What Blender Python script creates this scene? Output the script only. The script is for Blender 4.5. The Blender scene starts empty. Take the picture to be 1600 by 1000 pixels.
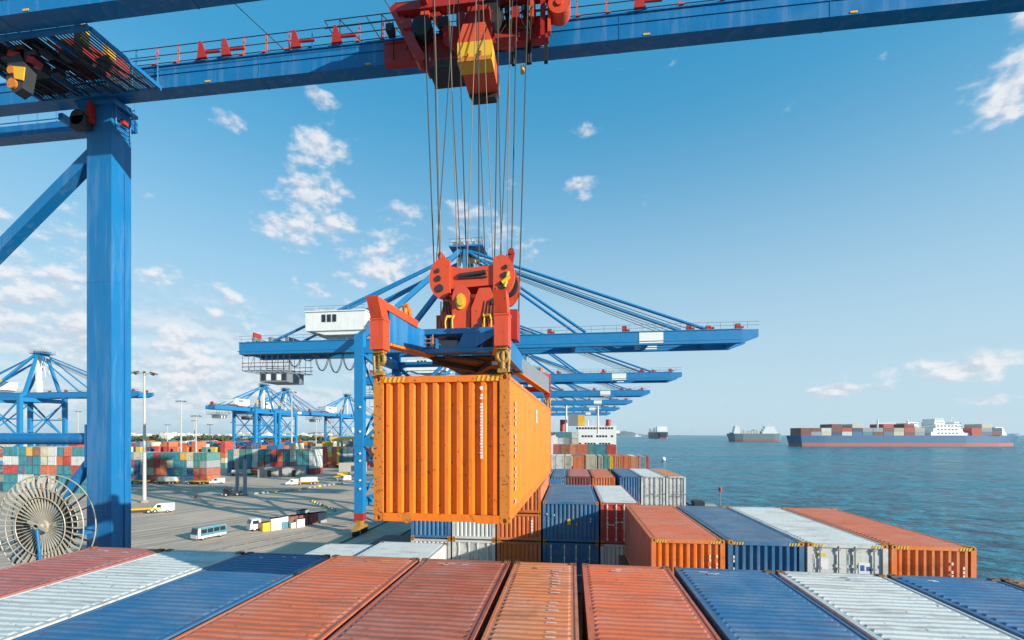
import bpy, math, random
from mathutils import Vector, Matrix
random.seed(7)
S = bpy.context.scene
C = S.collection
rad = math.radians

# ------------------------------------------------------------------ camera
cam_d = bpy.data.cameras.new('camera')
cam_d.sensor_width = 36.0
cam_d.lens = 16.2
cam_d.shift_y = 0.1119
cam_d.clip_start = 0.1
cam_d.clip_end = 60000
cam = bpy.data.objects.new('camera', cam_d)
C.objects.link(cam)
cam.location = (0, 0, 16.5)
cam.rotation_euler = (rad(90), 0, rad(7.3))
S.camera = cam

# ------------------------------------------------------------------ light
SUN_AZ, SUN_EL = rad(26), rad(17)          # azimuth from +X towards -Y
sv = Vector((math.cos(SUN_EL) * math.cos(SUN_AZ), -math.cos(SUN_EL) * math.sin(SUN_AZ), math.sin(SUN_EL)))
sl = bpy.data.lights.new('sun', 'SUN')
sl.energy = 5.0
sl.angle = rad(0.5)
sl.color = (1.0, 0.93, 0.82)
so = bpy.data.objects.new('sun', sl)
C.objects.link(so)
so.rotation_euler = sv.to_track_quat('Z', 'Y').to_euler()

S.view_settings.view_transform = 'Standard'
S.view_settings.look = 'None'
S.view_settings.exposure = 0.40
S.view_settings.gamma = 1.0
S.view_settings.use_curve_mapping = False

# ------------------------------------------------------------------ node helpers
def mnode(nt, op, a, b=None, c=None, clamp=False):
    n = nt.nodes.new('ShaderNodeMath'); n.operation = op; n.use_clamp = clamp
    for i, v in enumerate((a, b, c)):
        if v is None: continue
        if isinstance(v, (int, float)): n.inputs[i].default_value = v
        else: nt.links.new(v, n.inputs[i])
    return n.outputs[0]
def vnode(nt, op, a, b=None):
    n = nt.nodes.new('ShaderNodeVectorMath'); n.operation = op
    for i, v in enumerate((a, b)):
        if v is None: continue
        if isinstance(v, tuple): n.inputs[i].default_value = v
        else: nt.links.new(v, n.inputs[i])
    return n.outputs[0]
def noise(nt, vec, scale, detail=4, rough=0.55, dist=0.0):
    n = nt.nodes.new('ShaderNodeTexNoise')
    n.inputs['Scale'].default_value = scale; n.inputs['Detail'].default_value = detail
    n.inputs['Roughness'].default_value = rough; n.inputs['Distortion'].default_value = dist
    if vec is not None: nt.links.new(vec, n.inputs['Vector'])
    return n.outputs[0]
def mixc(nt, f, a, b):
    n = nt.nodes.new('ShaderNodeMix'); n.data_type = 'RGBA'
    for sock, v in ((n.inputs[0], f), (n.inputs[6], a), (n.inputs[7], b)):
        if isinstance(v, (int, float)): sock.default_value = v
        elif isinstance(v, tuple): sock.default_value = (v[0], v[1], v[2], 1)
        else: nt.links.new(v, sock)
    return n.outputs[2]
def step(nt, v, lo, hi):
    n = nt.nodes.new('ShaderNodeMapRange'); n.interpolation_type = 'SMOOTHSTEP'
    nt.links.new(v, n.inputs[0]); n.inputs[1].default_value = lo; n.inputs[2].default_value = hi
    return n.outputs[0]

# ------------------------------------------------------------------ world: Nishita sky with scattered cumulus
W = bpy.data.worlds.new('World'); S.world = W; W.use_nodes = True
nt = W.node_tree; nt.nodes.clear()
sky = nt.nodes.new('ShaderNodeTexSky'); sky.sky_type = 'NISHITA'; sky.sun_disc = False
sky.sun_elevation = SUN_EL; sky.sun_rotation = math.atan2(sv.x, sv.y)
sky.altitude = 0; sky.air_density = 1.0; sky.dust_density = 0.6; sky.ozone_density = 2.2
tc = nt.nodes.new('ShaderNodeTexCoord'); dirv = vnode(nt, 'NORMALIZE', tc.outputs['Generated'])
sep = nt.nodes.new('ShaderNodeSeparateXYZ'); nt.links.new(dirv, sep.inputs[0])
az = mnode(nt, 'MULTIPLY', mnode(nt, 'ARCTAN2', sep.outputs[0], sep.outputs[1]), 57.2958)
el = mnode(nt, 'MULTIPLY', mnode(nt, 'ARCSINE', sep.outputs[2]), 57.2958)
BLOBS = [(-30.6, 25.6, 4.6, 1.6), (-25.7, 21.2, 9, 3.2), (-33.9, 22.2, 1.9, 0.9), (-29.2, 30.3, 2.5, 1.9), (-53.1, 14.9, 6.5, 3.8),
         (-45.4, 15.4, 1.9, 1.2), (-13.6, 23.4, 6.3, 2.3), (-52, 9.6, 9, 2.4), (-42, 8.4, 22, 4.6), (-50.7, 5.4, 22, 4.6),
         (-32, 4.4, 24, 4.0), (40.5, 28.0, 2.8, 2.6), (40.4, 30.9, 1.1, 0.8), (37, 6.1, 5.0, 1.15), (1.0, 32.9, 2.2, 0.7),
         (0.4, 27.9, 2.2, 1.0), (-30.6, 15.9, 1.6, 0.8), (-25.7, 17.0, 1.3, 0.8), (29.1, 4.3, 3.1, 0.6), (-38.7, 30.1, 1.7, 0.7),
         (39.2, 3.0, 2.3, 0.4), (-29.9, 33.6, 2.3, 0.8), (70, 8, 14, 3), (110, 14, 16, 4), (160, 9, 18, 3), (-100, 12, 16, 4), (-150, 10, 18, 3)]
cov = None
for (a0, e0, sa, se) in BLOBS:
    u = mnode(nt, 'MULTIPLY_ADD', az, 0.52 / sa, -a0 * 0.52 / sa)
    v = mnode(nt, 'MULTIPLY_ADD', el, 0.52 / se, -e0 * 0.52 / se)
    r2 = mnode(nt, 'MULTIPLY_ADD', u, u, mnode(nt, 'MULTIPLY', v, v))
    g = mnode(nt, 'SUBTRACT', 1.0, r2, clamp=True)
    cov = g if cov is None else mnode(nt, 'MAXIMUM', cov, g)
cv = vnode(nt, 'MULTIPLY', dirv, (1.0, 1.0, 1.7))
def cloud_field(vec):
    return mnode(nt, 'MULTIPLY_ADD', noise(nt, vec, 30.0, 7, 0.58), 0.36, mnode(nt, 'MULTIPLY', noise(nt, vec, 10.0, 4, 0.55), 0.64))
n1 = cloud_field(cv)
n2 = cloud_field(vnode(nt, 'ADD', cv, (0.006, -0.003, 0.014)))
val = mnode(nt, 'SUBTRACT', mnode(nt, 'MULTIPLY_ADD', cov, 0.50, mnode(nt, 'MULTIPLY', n1, 2.4)), 1.51)
dens = step(nt, val, 0.0, 0.40)
shade = step(nt, mnode(nt, 'SUBTRACT', n1, n2), -0.07, 0.06)
ccol = mixc(nt, shade, (3.05, 3.3, 3.8), (4.7, 4.65, 4.7))
lowfade = step(nt, el, -0.5, 3.0)
hz_f = mnode(nt, 'SUBTRACT', 1.0, step(nt, el, 0.0, 39.0))
sky_gain = nt.nodes.new('ShaderNodeMix'); sky_gain.data_type = 'RGBA'; sky_gain.blend_type = 'MULTIPLY'
sky_gain.inputs[0].default_value = 1.0; nt.links.new(sky.outputs[0], sky_gain.inputs[6]); sky_gain.inputs[7].default_value = (0.30, 1.08, 1.16, 1)
blue = mixc(nt, 0.62, sky_gain.outputs[2], (0.31, 1.85, 3.35))
skyc = mixc(nt, mnode(nt, 'MULTIPLY', hz_f, 0.90), blue, (2.95, 3.75, 4.25))
vu = mnode(nt, 'MULTIPLY_ADD', az, 1 / 34.0, 48 / 34.0); vv = mnode(nt, 'MULTIPLY_ADD', el, 1 / 11.0, -5.0 / 11.0)
veil = mnode(nt, 'SUBTRACT', 1.0, mnode(nt, 'MULTIPLY_ADD', vu, vu, mnode(nt, 'MULTIPLY', vv, vv)), clamp=True)
bank = mnode(nt, 'MULTIPLY', mnode(nt, 'MULTIPLY', veil, 1.1, clamp=True), step(nt, noise(nt, vnode(nt, 'MULTIPLY', dirv, (1.0, 1.0, 4.0)), 7.0, 5, 0.55), 0.30, 0.62))
dd = mnode(nt, 'MULTIPLY', mnode(nt, 'MAXIMUM', mnode(nt, 'MULTIPLY', dens, 0.84), mnode(nt, 'MULTIPLY', bank, 0.62)), lowfade)
fin = mixc(nt, dd, skyc, ccol)
bg = nt.nodes.new('ShaderNodeBackground'); bg.inputs[1].default_value = 0.15
nt.links.new(fin, bg.inputs[0])
wo = nt.nodes.new('ShaderNodeOutputWorld'); nt.links.new(bg.outputs[0], wo.inputs[0])

# ------------------------------------------------------------------ materials
MATS = {}
def newmat(name):
    m = bpy.data.materials.new(name); m.use_nodes = True
    t = m.node_tree; b = t.nodes['Principled BSDF']
    MATS[name] = m
    return m, t, b
def paint(name, col, rough=0.45, rust=0.25, fade=0.25, metal=0.0, bump=0.0, streak=0.3, smudge=0.0, pale=0.0, chip=8.0, lift=0.055, rustcol=(0.11, 0.045, 0.022)):
    """Weathered paint: faded patches, vertical dirt streaks, chips of rust."""
    m, t, b = newmat(name)
    co = t.nodes.new('ShaderNodeTexCoord'); oi = t.nodes.new('ShaderNodeObjectInfo')
    off = t.nodes.new('ShaderNodeCombineXYZ')
    for i, k in enumerate((37.0, 91.0, 53.0)): t.links.new(mnode(t, 'MULTIPLY', oi.outputs['Random'], k), off.inputs[i])
    p = vnode(t, 'ADD', co.outputs['Object'], off.outputs[0])
    big = step(t, noise(t, p, 0.9, 5, 0.6), 0.35, 0.7)
    fcol = tuple(min(1, c * 0.72 + lift) for c in col)
    c1 = mixc(t, mnode(t, 'MULTIPLY', big, fade), col, fcol)
    st = step(t, noise(t, vnode(t, 'MULTIPLY', p, (7.0, 7.0, 0.5)), 1.0, 4, 0.6), 0.5, 0.78)
    dcol = tuple(c * 0.5 + 0.012 for c in col)
    c2 = mixc(t, mnode(t, 'MULTIPLY', st, streak), c1, dcol)
    sm = step(t, noise(t, vnode(t, 'MULTIPLY', p, (0.55, 3.0, 1.2)), 1.0, 7, 0.68), 0.52, 0.64)
    c2 = mixc(t, mnode(t, 'MULTIPLY', sm, smudge), c2, tuple(c * 0.45 + 0.05 * k for c, k in zip(col, (1.3, 0.85, 0.55))))
    if pale:
        ps = step(t, noise(t, vnode(t, 'MULTIPLY', p, (2.6, 2.6, 0.22)), 1.0, 7, 0.7), 0.50, 0.62)
        c2 = mixc(t, mnode(t, 'MULTIPLY', ps, pale), c2, tuple(c * 0.8 + 0.13 for c in col))
    ch = step(t, noise(t, p, chip, 8, 0.72), 0.70 - 0.17 * rust, 0.73 - 0.17 * rust)
    c3 = mixc(t, mnode(t, 'MULTIPLY', ch, min(1, 0.5 + rust)), c2, rustcol)
    t.links.new(c3, b.inputs['Base Color'])
    rr = mnode(t, 'MULTIPLY_ADD', big, 0.18, rough - 0.06)
    t.links.new(mnode(t, 'MAXIMUM', rr, mnode(t, 'MULTIPLY', ch, 0.85)), b.inputs['Roughness'])
    b.inputs['Metallic'].default_value = metal
    if bump:
        bn = t.nodes.new('ShaderNodeBump'); bn.inputs['Strength'].default_value = bump; bn.inputs['Distance'].default_value = 0.03
        t.links.new(noise(t, p, 3.0, 4, 0.6), bn.inputs['Height']); t.links.new(bn.outputs[0], b.inputs['Normal'])
    return m
def plain(name, col, rough=0.6, metal=0.0):
    m, t, b = newmat(name)
    co = t.nodes.new('ShaderNodeTexCoord')
    f = step(t, noise(t, co.outputs['Object'], 2.5, 5, 0.6), 0.3, 0.75)
    t.links.new(mixc(t, mnode(t, 'MULTIPLY', f, 0.35), col, tuple(c * 0.62 for c in col)), b.inputs['Base Color'])
    b.inputs['Roughness'].default_value = rough; b.inputs['Metallic'].default_value = metal
    return m
def M(n): return MATS[n]

CC = {  # container paints (linear base colours)
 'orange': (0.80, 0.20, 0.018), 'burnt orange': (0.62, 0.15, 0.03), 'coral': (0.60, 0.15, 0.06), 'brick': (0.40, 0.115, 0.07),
 'rose': (0.47, 0.14, 0.11), 'tan orange': (0.62, 0.22, 0.09), 'brown': (0.30, 0.13, 0.06), 'white': (0.62, 0.63, 0.59), 'cream': (0.62, 0.56, 0.40),
 'grey': (0.30, 0.33, 0.35), 'blue': (0.03, 0.145, 0.30), 'slate blue': (0.085, 0.16, 0.25), 'navy': (0.018, 0.05, 0.13), 'red': (0.52, 0.05, 0.035),
 'maroon': (0.20, 0.045, 0.04), 'teal': (0.03, 0.24, 0.29), 'green': (0.07, 0.25, 0.22), 'yellow': (0.75, 0.45, 0.03), 'beige': (0.46, 0.42, 0.31)}
for k, v in CC.items(): paint('c_' + k, v, 0.55, 0.4, 0.75, bump=0.35, streak=0.3, smudge=0.6, lift=0.10)
paint('c_hang', (0.90, 0.205, 0.009), 0.42, 0.50, 0.15, bump=0.45, streak=0.5, smudge=0.3, chip=11.0, rustcol=(0.20, 0.06, 0.02))
paint('post_rust', (0.66, 0.20, 0.02), 0.6, 0.78, 0.3, streak=0.5, chip=17.0, rustcol=(0.16, 0.055, 0.02))
paint('hook', (0.42, 0.22, 0.03), 0.5, 0.8, 0.4, streak=0.5, chip=20.0, rustcol=(0.07, 0.035, 0.02))
paint('casting', (0.20, 0.12, 0.06), 0.65, 0.8, 0.5)
paint('casting_o', (0.62, 0.25, 0.03), 0.6, 0.7, 0.5)
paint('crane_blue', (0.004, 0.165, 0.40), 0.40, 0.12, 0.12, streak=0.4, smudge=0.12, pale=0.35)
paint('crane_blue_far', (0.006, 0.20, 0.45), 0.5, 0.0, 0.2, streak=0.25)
paint('crane_red', (0.42, 0.020, 0.012), 0.5, 0.35, 0.3, smudge=0.4, streak=0.45)
paint('crane_orange', (0.74, 0.075, 0.018), 0.5, 0.4, 0.25, streak=0.5, smudge=0.4)
paint('yellow', (0.80, 0.44, 0.02), 0.5, 0.25, 0.3)
paint('dark_steel', (0.022, 0.025, 0.03), 0.6, 0.1, 0.3)
paint('grey_steel', (0.20, 0.23, 0.26), 0.5, 0.15, 0.4)
paint('white_paint', (0.82, 0.82, 0.79), 0.5, 0.10, 0.3, streak=0.2)
paint('hull_blue', (0.03, 0.14, 0.27), 0.5, 0.15, 0.4)
paint('hull_navy', (0.03, 0.05, 0.09), 0.5, 0.1, 0.4)
paint('hull_red', (0.42, 0.13, 0.09), 0.6, 0.3, 0.5)
paint('hull_grey', (0.18, 0.24, 0.26), 0.5, 0.1, 0.4)
paint('hull_dark', (0.05, 0.06, 0.07), 0.55, 0.2, 0.4)
paint('deck_paint', (0.16, 0.07, 0.045), 0.7, 0.3, 0.5)
plain('rope', (0.06, 0.05, 0.04), 0.6)
plain('rope_worn', (0.30, 0.22, 0.13), 0.5, 0.3)
plain('rubber', (0.012, 0.012, 0.013), 0.8)
plain('black', (0.008, 0.008, 0.009), 0.7)
plain('mark_white', (0.80, 0.80, 0.76), 0.6)
plain('mark_yellow', (0.85, 0.55, 0.03), 0.6)
plain('sticker_blue', (0.05, 0.12, 0.40), 0.5)
plain('sticker_red', (0.50, 0.05, 0.04), 0.5)
plain('reel_metal', (0.55, 0.50, 0.40), 0.45, 0.3)
plain('mast_grey', (0.52, 0.50, 0.46), 0.5)
plain('lamp_dark', (0.06, 0.06, 0.05), 0.5)
plain('concrete', (0.33, 0.31, 0.28), 0.85)
plain('gull', (0.7, 0.7, 0.7), 0.7)
m, t, b = newmat('glass'); b.inputs['Base Color'].default_value = (0.02, 0.03, 0.04, 1); b.inputs['Roughness'].default_value = 0.08

# ------------------------------------------------------------------ mesh builder
class MB:
    def __init__(s): s.v = []; s.f = []; s.sm = []
    def add(s, vs, fs, smooth=False):
        o = len(s.v); s.v += [tuple(p) for p in vs]
        for f in fs: s.f.append(tuple(i + o for i in f)); s.sm.append(smooth)
        return s
    def box(s, x0, x1, y0, y1, z0, z1):
        return s.add([(x0, y0, z0), (x1, y0, z0), (x1, y1, z0), (x0, y1, z0), (x0, y0, z1), (x1, y0, z1), (x1, y1, z1), (x0, y1, z1)],
                     [(0, 3, 2, 1), (4, 5, 6, 7), (0, 1, 5, 4), (1, 2, 6, 5), (2, 3, 7, 6), (3, 0, 4, 7)])
    def cbox(s, x, y, z, a, b, c): return s.box(x - a / 2, x + a / 2, y - b / 2, y + b / 2, z - c / 2, z + c / 2)
    def bar(s, p, q, w, h, w2=None, h2=None, up=(0, 0, 1)):
        p = Vector(p); q = Vector(q); d = (q - p).normalized(); u = Vector(up)
        if abs(d.dot(u)) > 0.98: u = Vector((0, 1, 0))
        r = d.cross(u).normalized(); u = r.cross(d).normalized()
        w2 = w if w2 is None else w2; h2 = h if h2 is None else h2
        vs = []
        for c, a, b in ((p, w / 2, h / 2), (q, w2 / 2, h2 / 2)):
            vs += [c - r * a - u * b, c + r * a - u * b, c + r * a + u * b, c - r * a + u * b]
        return s.add(vs, [(3, 2, 1, 0), (4, 5, 6, 7), (0, 1, 5, 4), (1, 2, 6, 5), (2, 3, 7, 6), (3, 0, 4, 7)])
    def tube(s, p, q, r, n=8, r2=None, caps=True):
        p = Vector(p); q = Vector(q); d = (q - p).normalized()
        u = Vector((0, 0, 1)) if abs(d.z) < 0.95 else Vector((1, 0, 0))
        a = d.cross(u).normalized(); b = a.cross(d).normalized(); r2 = r if r2 is None else r2
        vs = []
        for c, rr in ((p, r), (q, r2)):
            for i in range(n):
                t = 2 * math.pi * i / n; vs.append(c + a * math.cos(t) * rr + b * math.sin(t) * rr)
        s.add(vs, [(i, (i + 1) % n, n + (i + 1) % n, n + i) for i in range(n)], True)
        if caps: s.add(vs[:n], [tuple(range(n))[::-1]]); s.add(vs[n:], [tuple(range(n))])
        return s
    def path(s, pts, r, n=5):
        for a, b in zip(pts[:-1], pts[1:]): s.tube(a, b, r, n, caps=False)
        return s
    def prism(s, poly, axis, a0, a1):
        n = len(poly)
        def pt(u, v, w):
            return {'x': (w, u, v), 'y': (u, w, v), 'z': (u, v, w)}[axis]
        vs = [pt(u, v, a0) for u, v in poly] + [pt(u, v, a1) for u, v in poly]
        fs = [tuple(range(n)), tuple(range(2 * n - 1, n - 1, -1))] + [(i, n + i, n + (i + 1) % n, (i + 1) % n) for i in range(n)]
        return s.add(vs, fs)
    def ring(s, c, axis, R, r, n=40, m=6):
        ax = Vector(axis).normalized(); u = Vector((0, 0, 1)) if abs(ax.z) < 0.9 else Vector((1, 0, 0))
        a = ax.cross(u).normalized(); b = a.cross(ax).normalized(); c = Vector(c); vs = []
        for i in range(n):
            t = 2 * math.pi * i / n; d = a * math.cos(t) + b * math.sin(t)
            for j in range(m):
                q = 2 * math.pi * j / m; vs.append(c + d * (R + r * math.cos(q)) + ax * r * math.sin(q))
        return s.add(vs, [(i * m + j, ((i + 1) % n) * m + j, ((i + 1) % n) * m + (j + 1) % m, i * m + (j + 1) % m) for i in range(n) for j in range(m)], True)
    def strip(s, prof, fn, a0, a1):
        """extrude an open profile (list of (u,v)) from a0 to a1; fn(u,v,w)->xyz"""
        n = len(prof); vs = [fn(u, v, a0) for u, v in prof] + [fn(u, v, a1) for u, v in prof]
        return s.add(vs, [(i, i + 1, n + i + 1, n + i) for i in range(n - 1)])
    def xf(s, fn):
        s.v = [tuple(fn(*p)) for p in s.v]; return s
    def mesh(s, name):
        me = bpy.data.meshes.new(name); me.from_pydata(s.v, [], s.f); me.polygons.foreach_set('use_smooth', s.sm); me.update()
        return me

def part(name, geo, mat, parent=None, loc=(0, 0, 0), rot=None, label=None):
    me = geo.mesh(name) if isinstance(geo, MB) else geo
    if not me.materials: me.materials.append(None)
    o = bpy.data.objects.new(name, me); C.objects.link(o)
    o.material_slots[0].link = 'OBJECT'
    o.material_slots[0].material = M(mat) if isinstance(mat, str) else mat
    if parent is not None: o.parent = parent
    o.location = loc
    if rot is not None: o.rotation_euler = rot
    if label: o['label'] = label
    return o
def tag(o, label, cat, group=None):
    o['label'] = label; o['category'] = cat
    if group: o['group'] = group
    return o
def thing(name, label, cat, loc=(0, 0, 0), rz=0.0, group=None):
    o = bpy.data.objects.new(name, None); C.objects.link(o); o.empty_display_size = 0.2
    o.location = loc; o.rotation_euler = (0, 0, rz)
    return tag(o, label, cat, group)
def struct(name, geo, mat, kind='structure'):
    o = part(name, geo, mat); o['kind'] = kind
    return o
def copy_tree(o, parent=None):
    c = o.copy(); C.objects.link(c); c.parent = parent
    for ch in list(o.children): copy_tree(ch, c)
    return c
# ================================================================== THE SETTING
m, t, b = newmat('sea')
co = t.nodes.new('ShaderNodeTexCoord'); P = co.outputs['Object']
w1 = noise(t, vnode(t, 'MULTIPLY', P, (0.16, 0.24, 0.2)), 1.0, 6, 0.62, 0.6)
w2 = noise(t, vnode(t, 'MULTIPLY', P, (0.035, 0.05, 0.05)), 1.0, 5, 0.6, 0.4)
w3 = noise(t, vnode(t, 'MULTIPLY', P, (0.0022, 0.012, 0.01)), 1.0, 6, 0.65, 1.2)
w0 = noise(t, vnode(t, 'MULTIPLY', P, (0.45, 0.75, 0.6)), 1.0, 5, 0.6, 0.5)
hh0 = mnode(t, 'MULTIPLY_ADD', w2, 2.6, mnode(t, 'MULTIPLY', w1, 1.3))
hh = mnode(t, 'MULTIPLY_ADD', w0, 0.45, hh0)
bn = t.nodes.new('ShaderNodeBump'); bn.inputs['Strength'].default_value = 1.0; bn.inputs['Distance'].default_value = 1.25
t.links.new(hh, bn.inputs['Height']); t.links.new(bn.outputs[0], b.inputs['Normal'])
ripple = step(t, w3, 0.46, 0.68)
c1 = mixc(t, step(t, mnode(t, 'MULTIPLY_ADD', w0, 0.4, mnode(t, 'MULTIPLY', w1, 0.6)), 0.40, 0.60), (0.001, 0.055, 0.088), (0.012, 0.27, 0.36))
c2 = mixc(t, mnode(t, 'MULTIPLY', ripple, 0.6), c1, (0.04, 0.30, 0.37))
t.links.new(c2, b.inputs['Base Color'])
t.links.new(mnode(t, 'MULTIPLY_ADD', ripple, 0.12, 0.22), b.inputs['Roughness'])
b.inputs['IOR'].default_value = 1.33
b.inputs['Specular IOR Level'].default_value = 0.2
sea = MB(); sea.add([(-11500, -2500, -2), (11500, -2500, -2), (11500, 13500, -2), (-11500, 13500, -2)], [(0, 1, 2, 3)])
struct('sea', sea, 'sea')

m, t, b = newmat('apron')
co = t.nodes.new('ShaderNodeTexCoord'); P = co.outputs['Object']
rot = t.nodes.new('ShaderNodeVectorRotate'); rot.rotation_type = 'Z_AXIS'; rot.inputs['Angle'].default_value = rad(25); t.links.new(P, rot.inputs['Vector'])
a1 = noise(t, P, 0.05, 6, 0.62)
a2 = noise(t, vnode(t, 'MULTIPLY', rot.outputs[0], (1.6, 0.012, 1.0)), 1.0, 5, 0.6)
a3 = noise(t, P, 2.2, 6, 0.7)
c1 = mixc(t, step(t, a1, 0.35, 0.68), (0.66, 0.48, 0.34), (0.44, 0.335, 0.25))
c2 = mixc(t, mnode(t, 'MULTIPLY', step(t, a2, 0.46, 0.62), 0.6), c1, (0.21, 0.18, 0.155))
c3 = mixc(t, mnode(t, 'MULTIPLY', step(t, a3, 0.55, 0.75), 0.3), c2, (0.30, 0.275, 0.25))
t.links.new(c3, b.inputs['Base Color']); b.inputs['Roughness'].default_value = 0.85
quay = MB(); quay.box(-420, -16.2, -260, 520, -9, 0)
struct('quay_apron', quay, 'apron')

# lanes, drains and rails on the apron
lanes = MB(); drains = MB()
def strip_on(mb, x, y, ang, l0, l1, w, z, dash=None, gap=0):
    d = Vector((math.sin(ang), math.cos(ang))); n = Vector((d.y, -d.x)); s = l0
    while s < l1:
        e = min(l1, s + (dash or l1 - l0)); q = []
        for k, h in ((s, -1), (e, -1), (e, 1), (s, 1)):
            q.append((x + d.x * k + n.x * h * w / 2, y + d.y * k + n.y * h * w / 2, z))
        mb.add(q, [(0, 3, 2, 1)]); s = e + gap
LA = rad(25)
for k in range(15): strip_on(lanes, -44 - 4.3 * k, 60 + 3 * (k % 4), LA, -34, 110, 0.22, 0.004, 3.5 + 2 * (k % 3), 1.4 + (k % 4))
for k, x in enumerate((-46.5, -50.5)): strip_on(drains, x, 60, LA, -25, 80, 0.22, 0.008, 1.5, 0.35)
plain('lane_paint', (0.80, 0.70, 0.52), 0.8)
struct('lane_markings', lanes, 'lane_paint'); struct('drain_channels', drains, 'black')
rails = MB()
for x in (-18.4, -34.6):
    rails.box(x - 0.08, x + 0.08, -200, 500, 0.004, 0.10); rails.box(x - 0.35, x - 0.30, -200, 500, 0.004, 0.03); rails.box(x + 0.30, x + 0.35, -200, 500, 0.004, 0.03)
struct('crane_rails', rails, 'dark_steel')
kerb = MB(); kerb.box(-16.9, -16.25, -260, 520, 0.004, 0.30)
struct('quay_kerb', kerb, 'concrete')

# land beyond the yard
m, t, b = newmat('land')
co = t.nodes.new('ShaderNodeTexCoord')
t.links.new(mixc(t, step(t, noise(t, co.outputs['Object'], 0.01, 6, 0.65), 0.4, 0.62), (0.10, 0.11, 0.05), (0.30, 0.26, 0.19)), b.inputs['Base Color']); b.inputs['Roughness'].default_value = 0.95
land = MB(); land.box(-9000, -421, -2000, 5200, -8, -0.1); land.box(-421, -120, 521, 5200, -8, -0.1)
struct('land', land, 'land')
hill = MB()
def ridge(mb, x0, x1, y, depth, zs, z0=-3):
    n = len(zs); vs = []
    for i, h in enumerate(zs):
        x = x0 + (x1 - x0) * i / (n - 1); vs += [(x, y, z0), (x, y + depth * 0.4, z0 + h), (x, y + depth, z0)]
    mb.add(vs, [(3 * i, 3 * i + 3, 3 * i + 4, 3 * i + 1) for i in range(n - 1)] + [(3 * i + 1, 3 * i + 4, 3 * i + 5, 3 * i + 2) for i in range(n - 1)], True)
rn = random.Random(3)
ridge(hill, -7000, 900, 9000, 1500, [max(0, 45 + 22 * math.sin(i * 0.7) + rn.uniform(-16, 16)) for i in range(60)])
ridge(hill, 700, 2300, 9300, 900, [85 * math.exp(-((i - 9) / 7.0) ** 2) + rn.uniform(0, 14) for i in range(40)])
plain('far_hill', (0.16, 0.20, 0.17), 0.95)
struct('hills', hill, 'far_hill')

# the town and its trees on the horizon: too far and too many to count
def island_mat(name, cols, rough=0.8):
    m, t, b = newmat(name); g = t.nodes.new('ShaderNodeNewGeometry'); r = t.nodes.new('ShaderNodeValToRGB'); r.color_ramp.interpolation = 'CONSTANT'
    e = r.color_ramp.elements
    for i, c in enumerate(cols):
        q = e[i] if i < 2 else e.new(i / len(cols)); q.position = i / len(cols); q.color = (*c, 1)
    t.links.new(g.outputs['Random Per Island'], r.inputs[0]); t.links.new(r.outputs[0], b.inputs['Base Color']); b.inputs['Roughness'].default_value = rough
    return m
island_mat('town', [(0.66, 0.64, 0.60), (0.55, 0.52, 0.47), (0.74, 0.73, 0.70), (0.42, 0.34, 0.28), (0.60, 0.50, 0.42), (0.70, 0.68, 0.64)])
town = MB(); grove = MB(); rn = random.Random(11)
for i in range(1100):
    y = rn.uniform(560, 2400); px = rn.uniform(-0.95, 0.0); x = y * px - 130
    if x > -150: continue
    w, l, h = rn.uniform(8, 22), rn.uniform(8, 22), rn.choice((4, 6, 7, 9, 10, 13, 16)) * rn.uniform(0.8, 1.2)
    town.box(x, x + w, y, y + l, -0.2, h); town.box(x + w * 0.2, x + w * 0.5, y + l * 0.2, y + l * 0.6, h + 0.02, h + 2)
to = struct('distant_town', town, 'town', 'stuff'); tag(to, 'low white houses of the town along the left horizon', 'town')
def leafball(mb, c, r, rn, k=14):
    for _ in range(k):
        d = Vector((rn.gauss(0, 1), rn.gauss(0, 1), rn.gauss(0, 0.8))).normalized() * r * rn.uniform(0.45, 1.0)
        p = Vector(c) + d; s = r * rn.uniform(0.35, 0.6)
        a = Vector((rn.uniform(-1, 1), rn.uniform(-1, 1), rn.uniform(-1, 1))).normalized(); bb = a.orthogonal().normalized(); cc = a.cross(bb)
        mb.add([p + bb * s, p + cc * s, p - bb * s, p - cc * s * 0.8], [(0, 1, 2, 3)])
for i in range(2300):
    y = rn.uniform(525, 1400) if i % 2 else rn.uniform(525, 700); x = y * rn.uniform(-0.95, 0.0) - 125
    if x > -150: continue
    r = rn.uniform(3, 6); h = rn.uniform(3, 8)
    grove.tube((x, y, -0.2), (x, y, h), 0.4, 4); leafball(grove, (x, y, h + r * 0.5), r, rn, 9)
island_mat('foliage', [(0.045, 0.075, 0.025), (0.06, 0.09, 0.03), (0.035, 0.06, 0.022), (0.085, 0.10, 0.04)], 0.9)
go = struct('distant_trees', grove, 'foliage', 'stuff'); tag(go, 'dark green belt of trees between yard and town', 'trees')

# ================================================================== THE SHIP UNDER THE CAMERA
ship = thing('container_ship', 'container ship under the camera, white deckhouse, red funnels and hatch covers', 'ship', (0, 60, -2))
hull = MB()
sec = [(-75, 13.5, 5.5), (-60, 15.4, 9.3), (0, 15.6, 9.3), (140, 15.6, 9.3), (165, 13.0, 10), (190, 5.0, 12.5), (200, 0.3, 14)]
vs = []
for (y, hw, zt) in sec: vs += [(-hw, y, zt), (-hw * 0.97, y, 1), (-hw * 0.85, y, -6), (hw * 0.85, y, -6), (hw * 0.97, y, 1), (hw, y, zt)]
fs = []
for i in range(len(sec) - 1):
    for j in range(5): fs.append((6 * i + j, 6 * i + j + 1, 6 * i + j + 7, 6 * i + j + 6))
fs += [(0, 1, 2, 3, 4, 5), tuple(6 * (len(sec) - 1) + j for j in range(6))]
hull.add(vs, fs); part('hull', hull, 'hull_dark', ship)
deck = MB()
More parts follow.
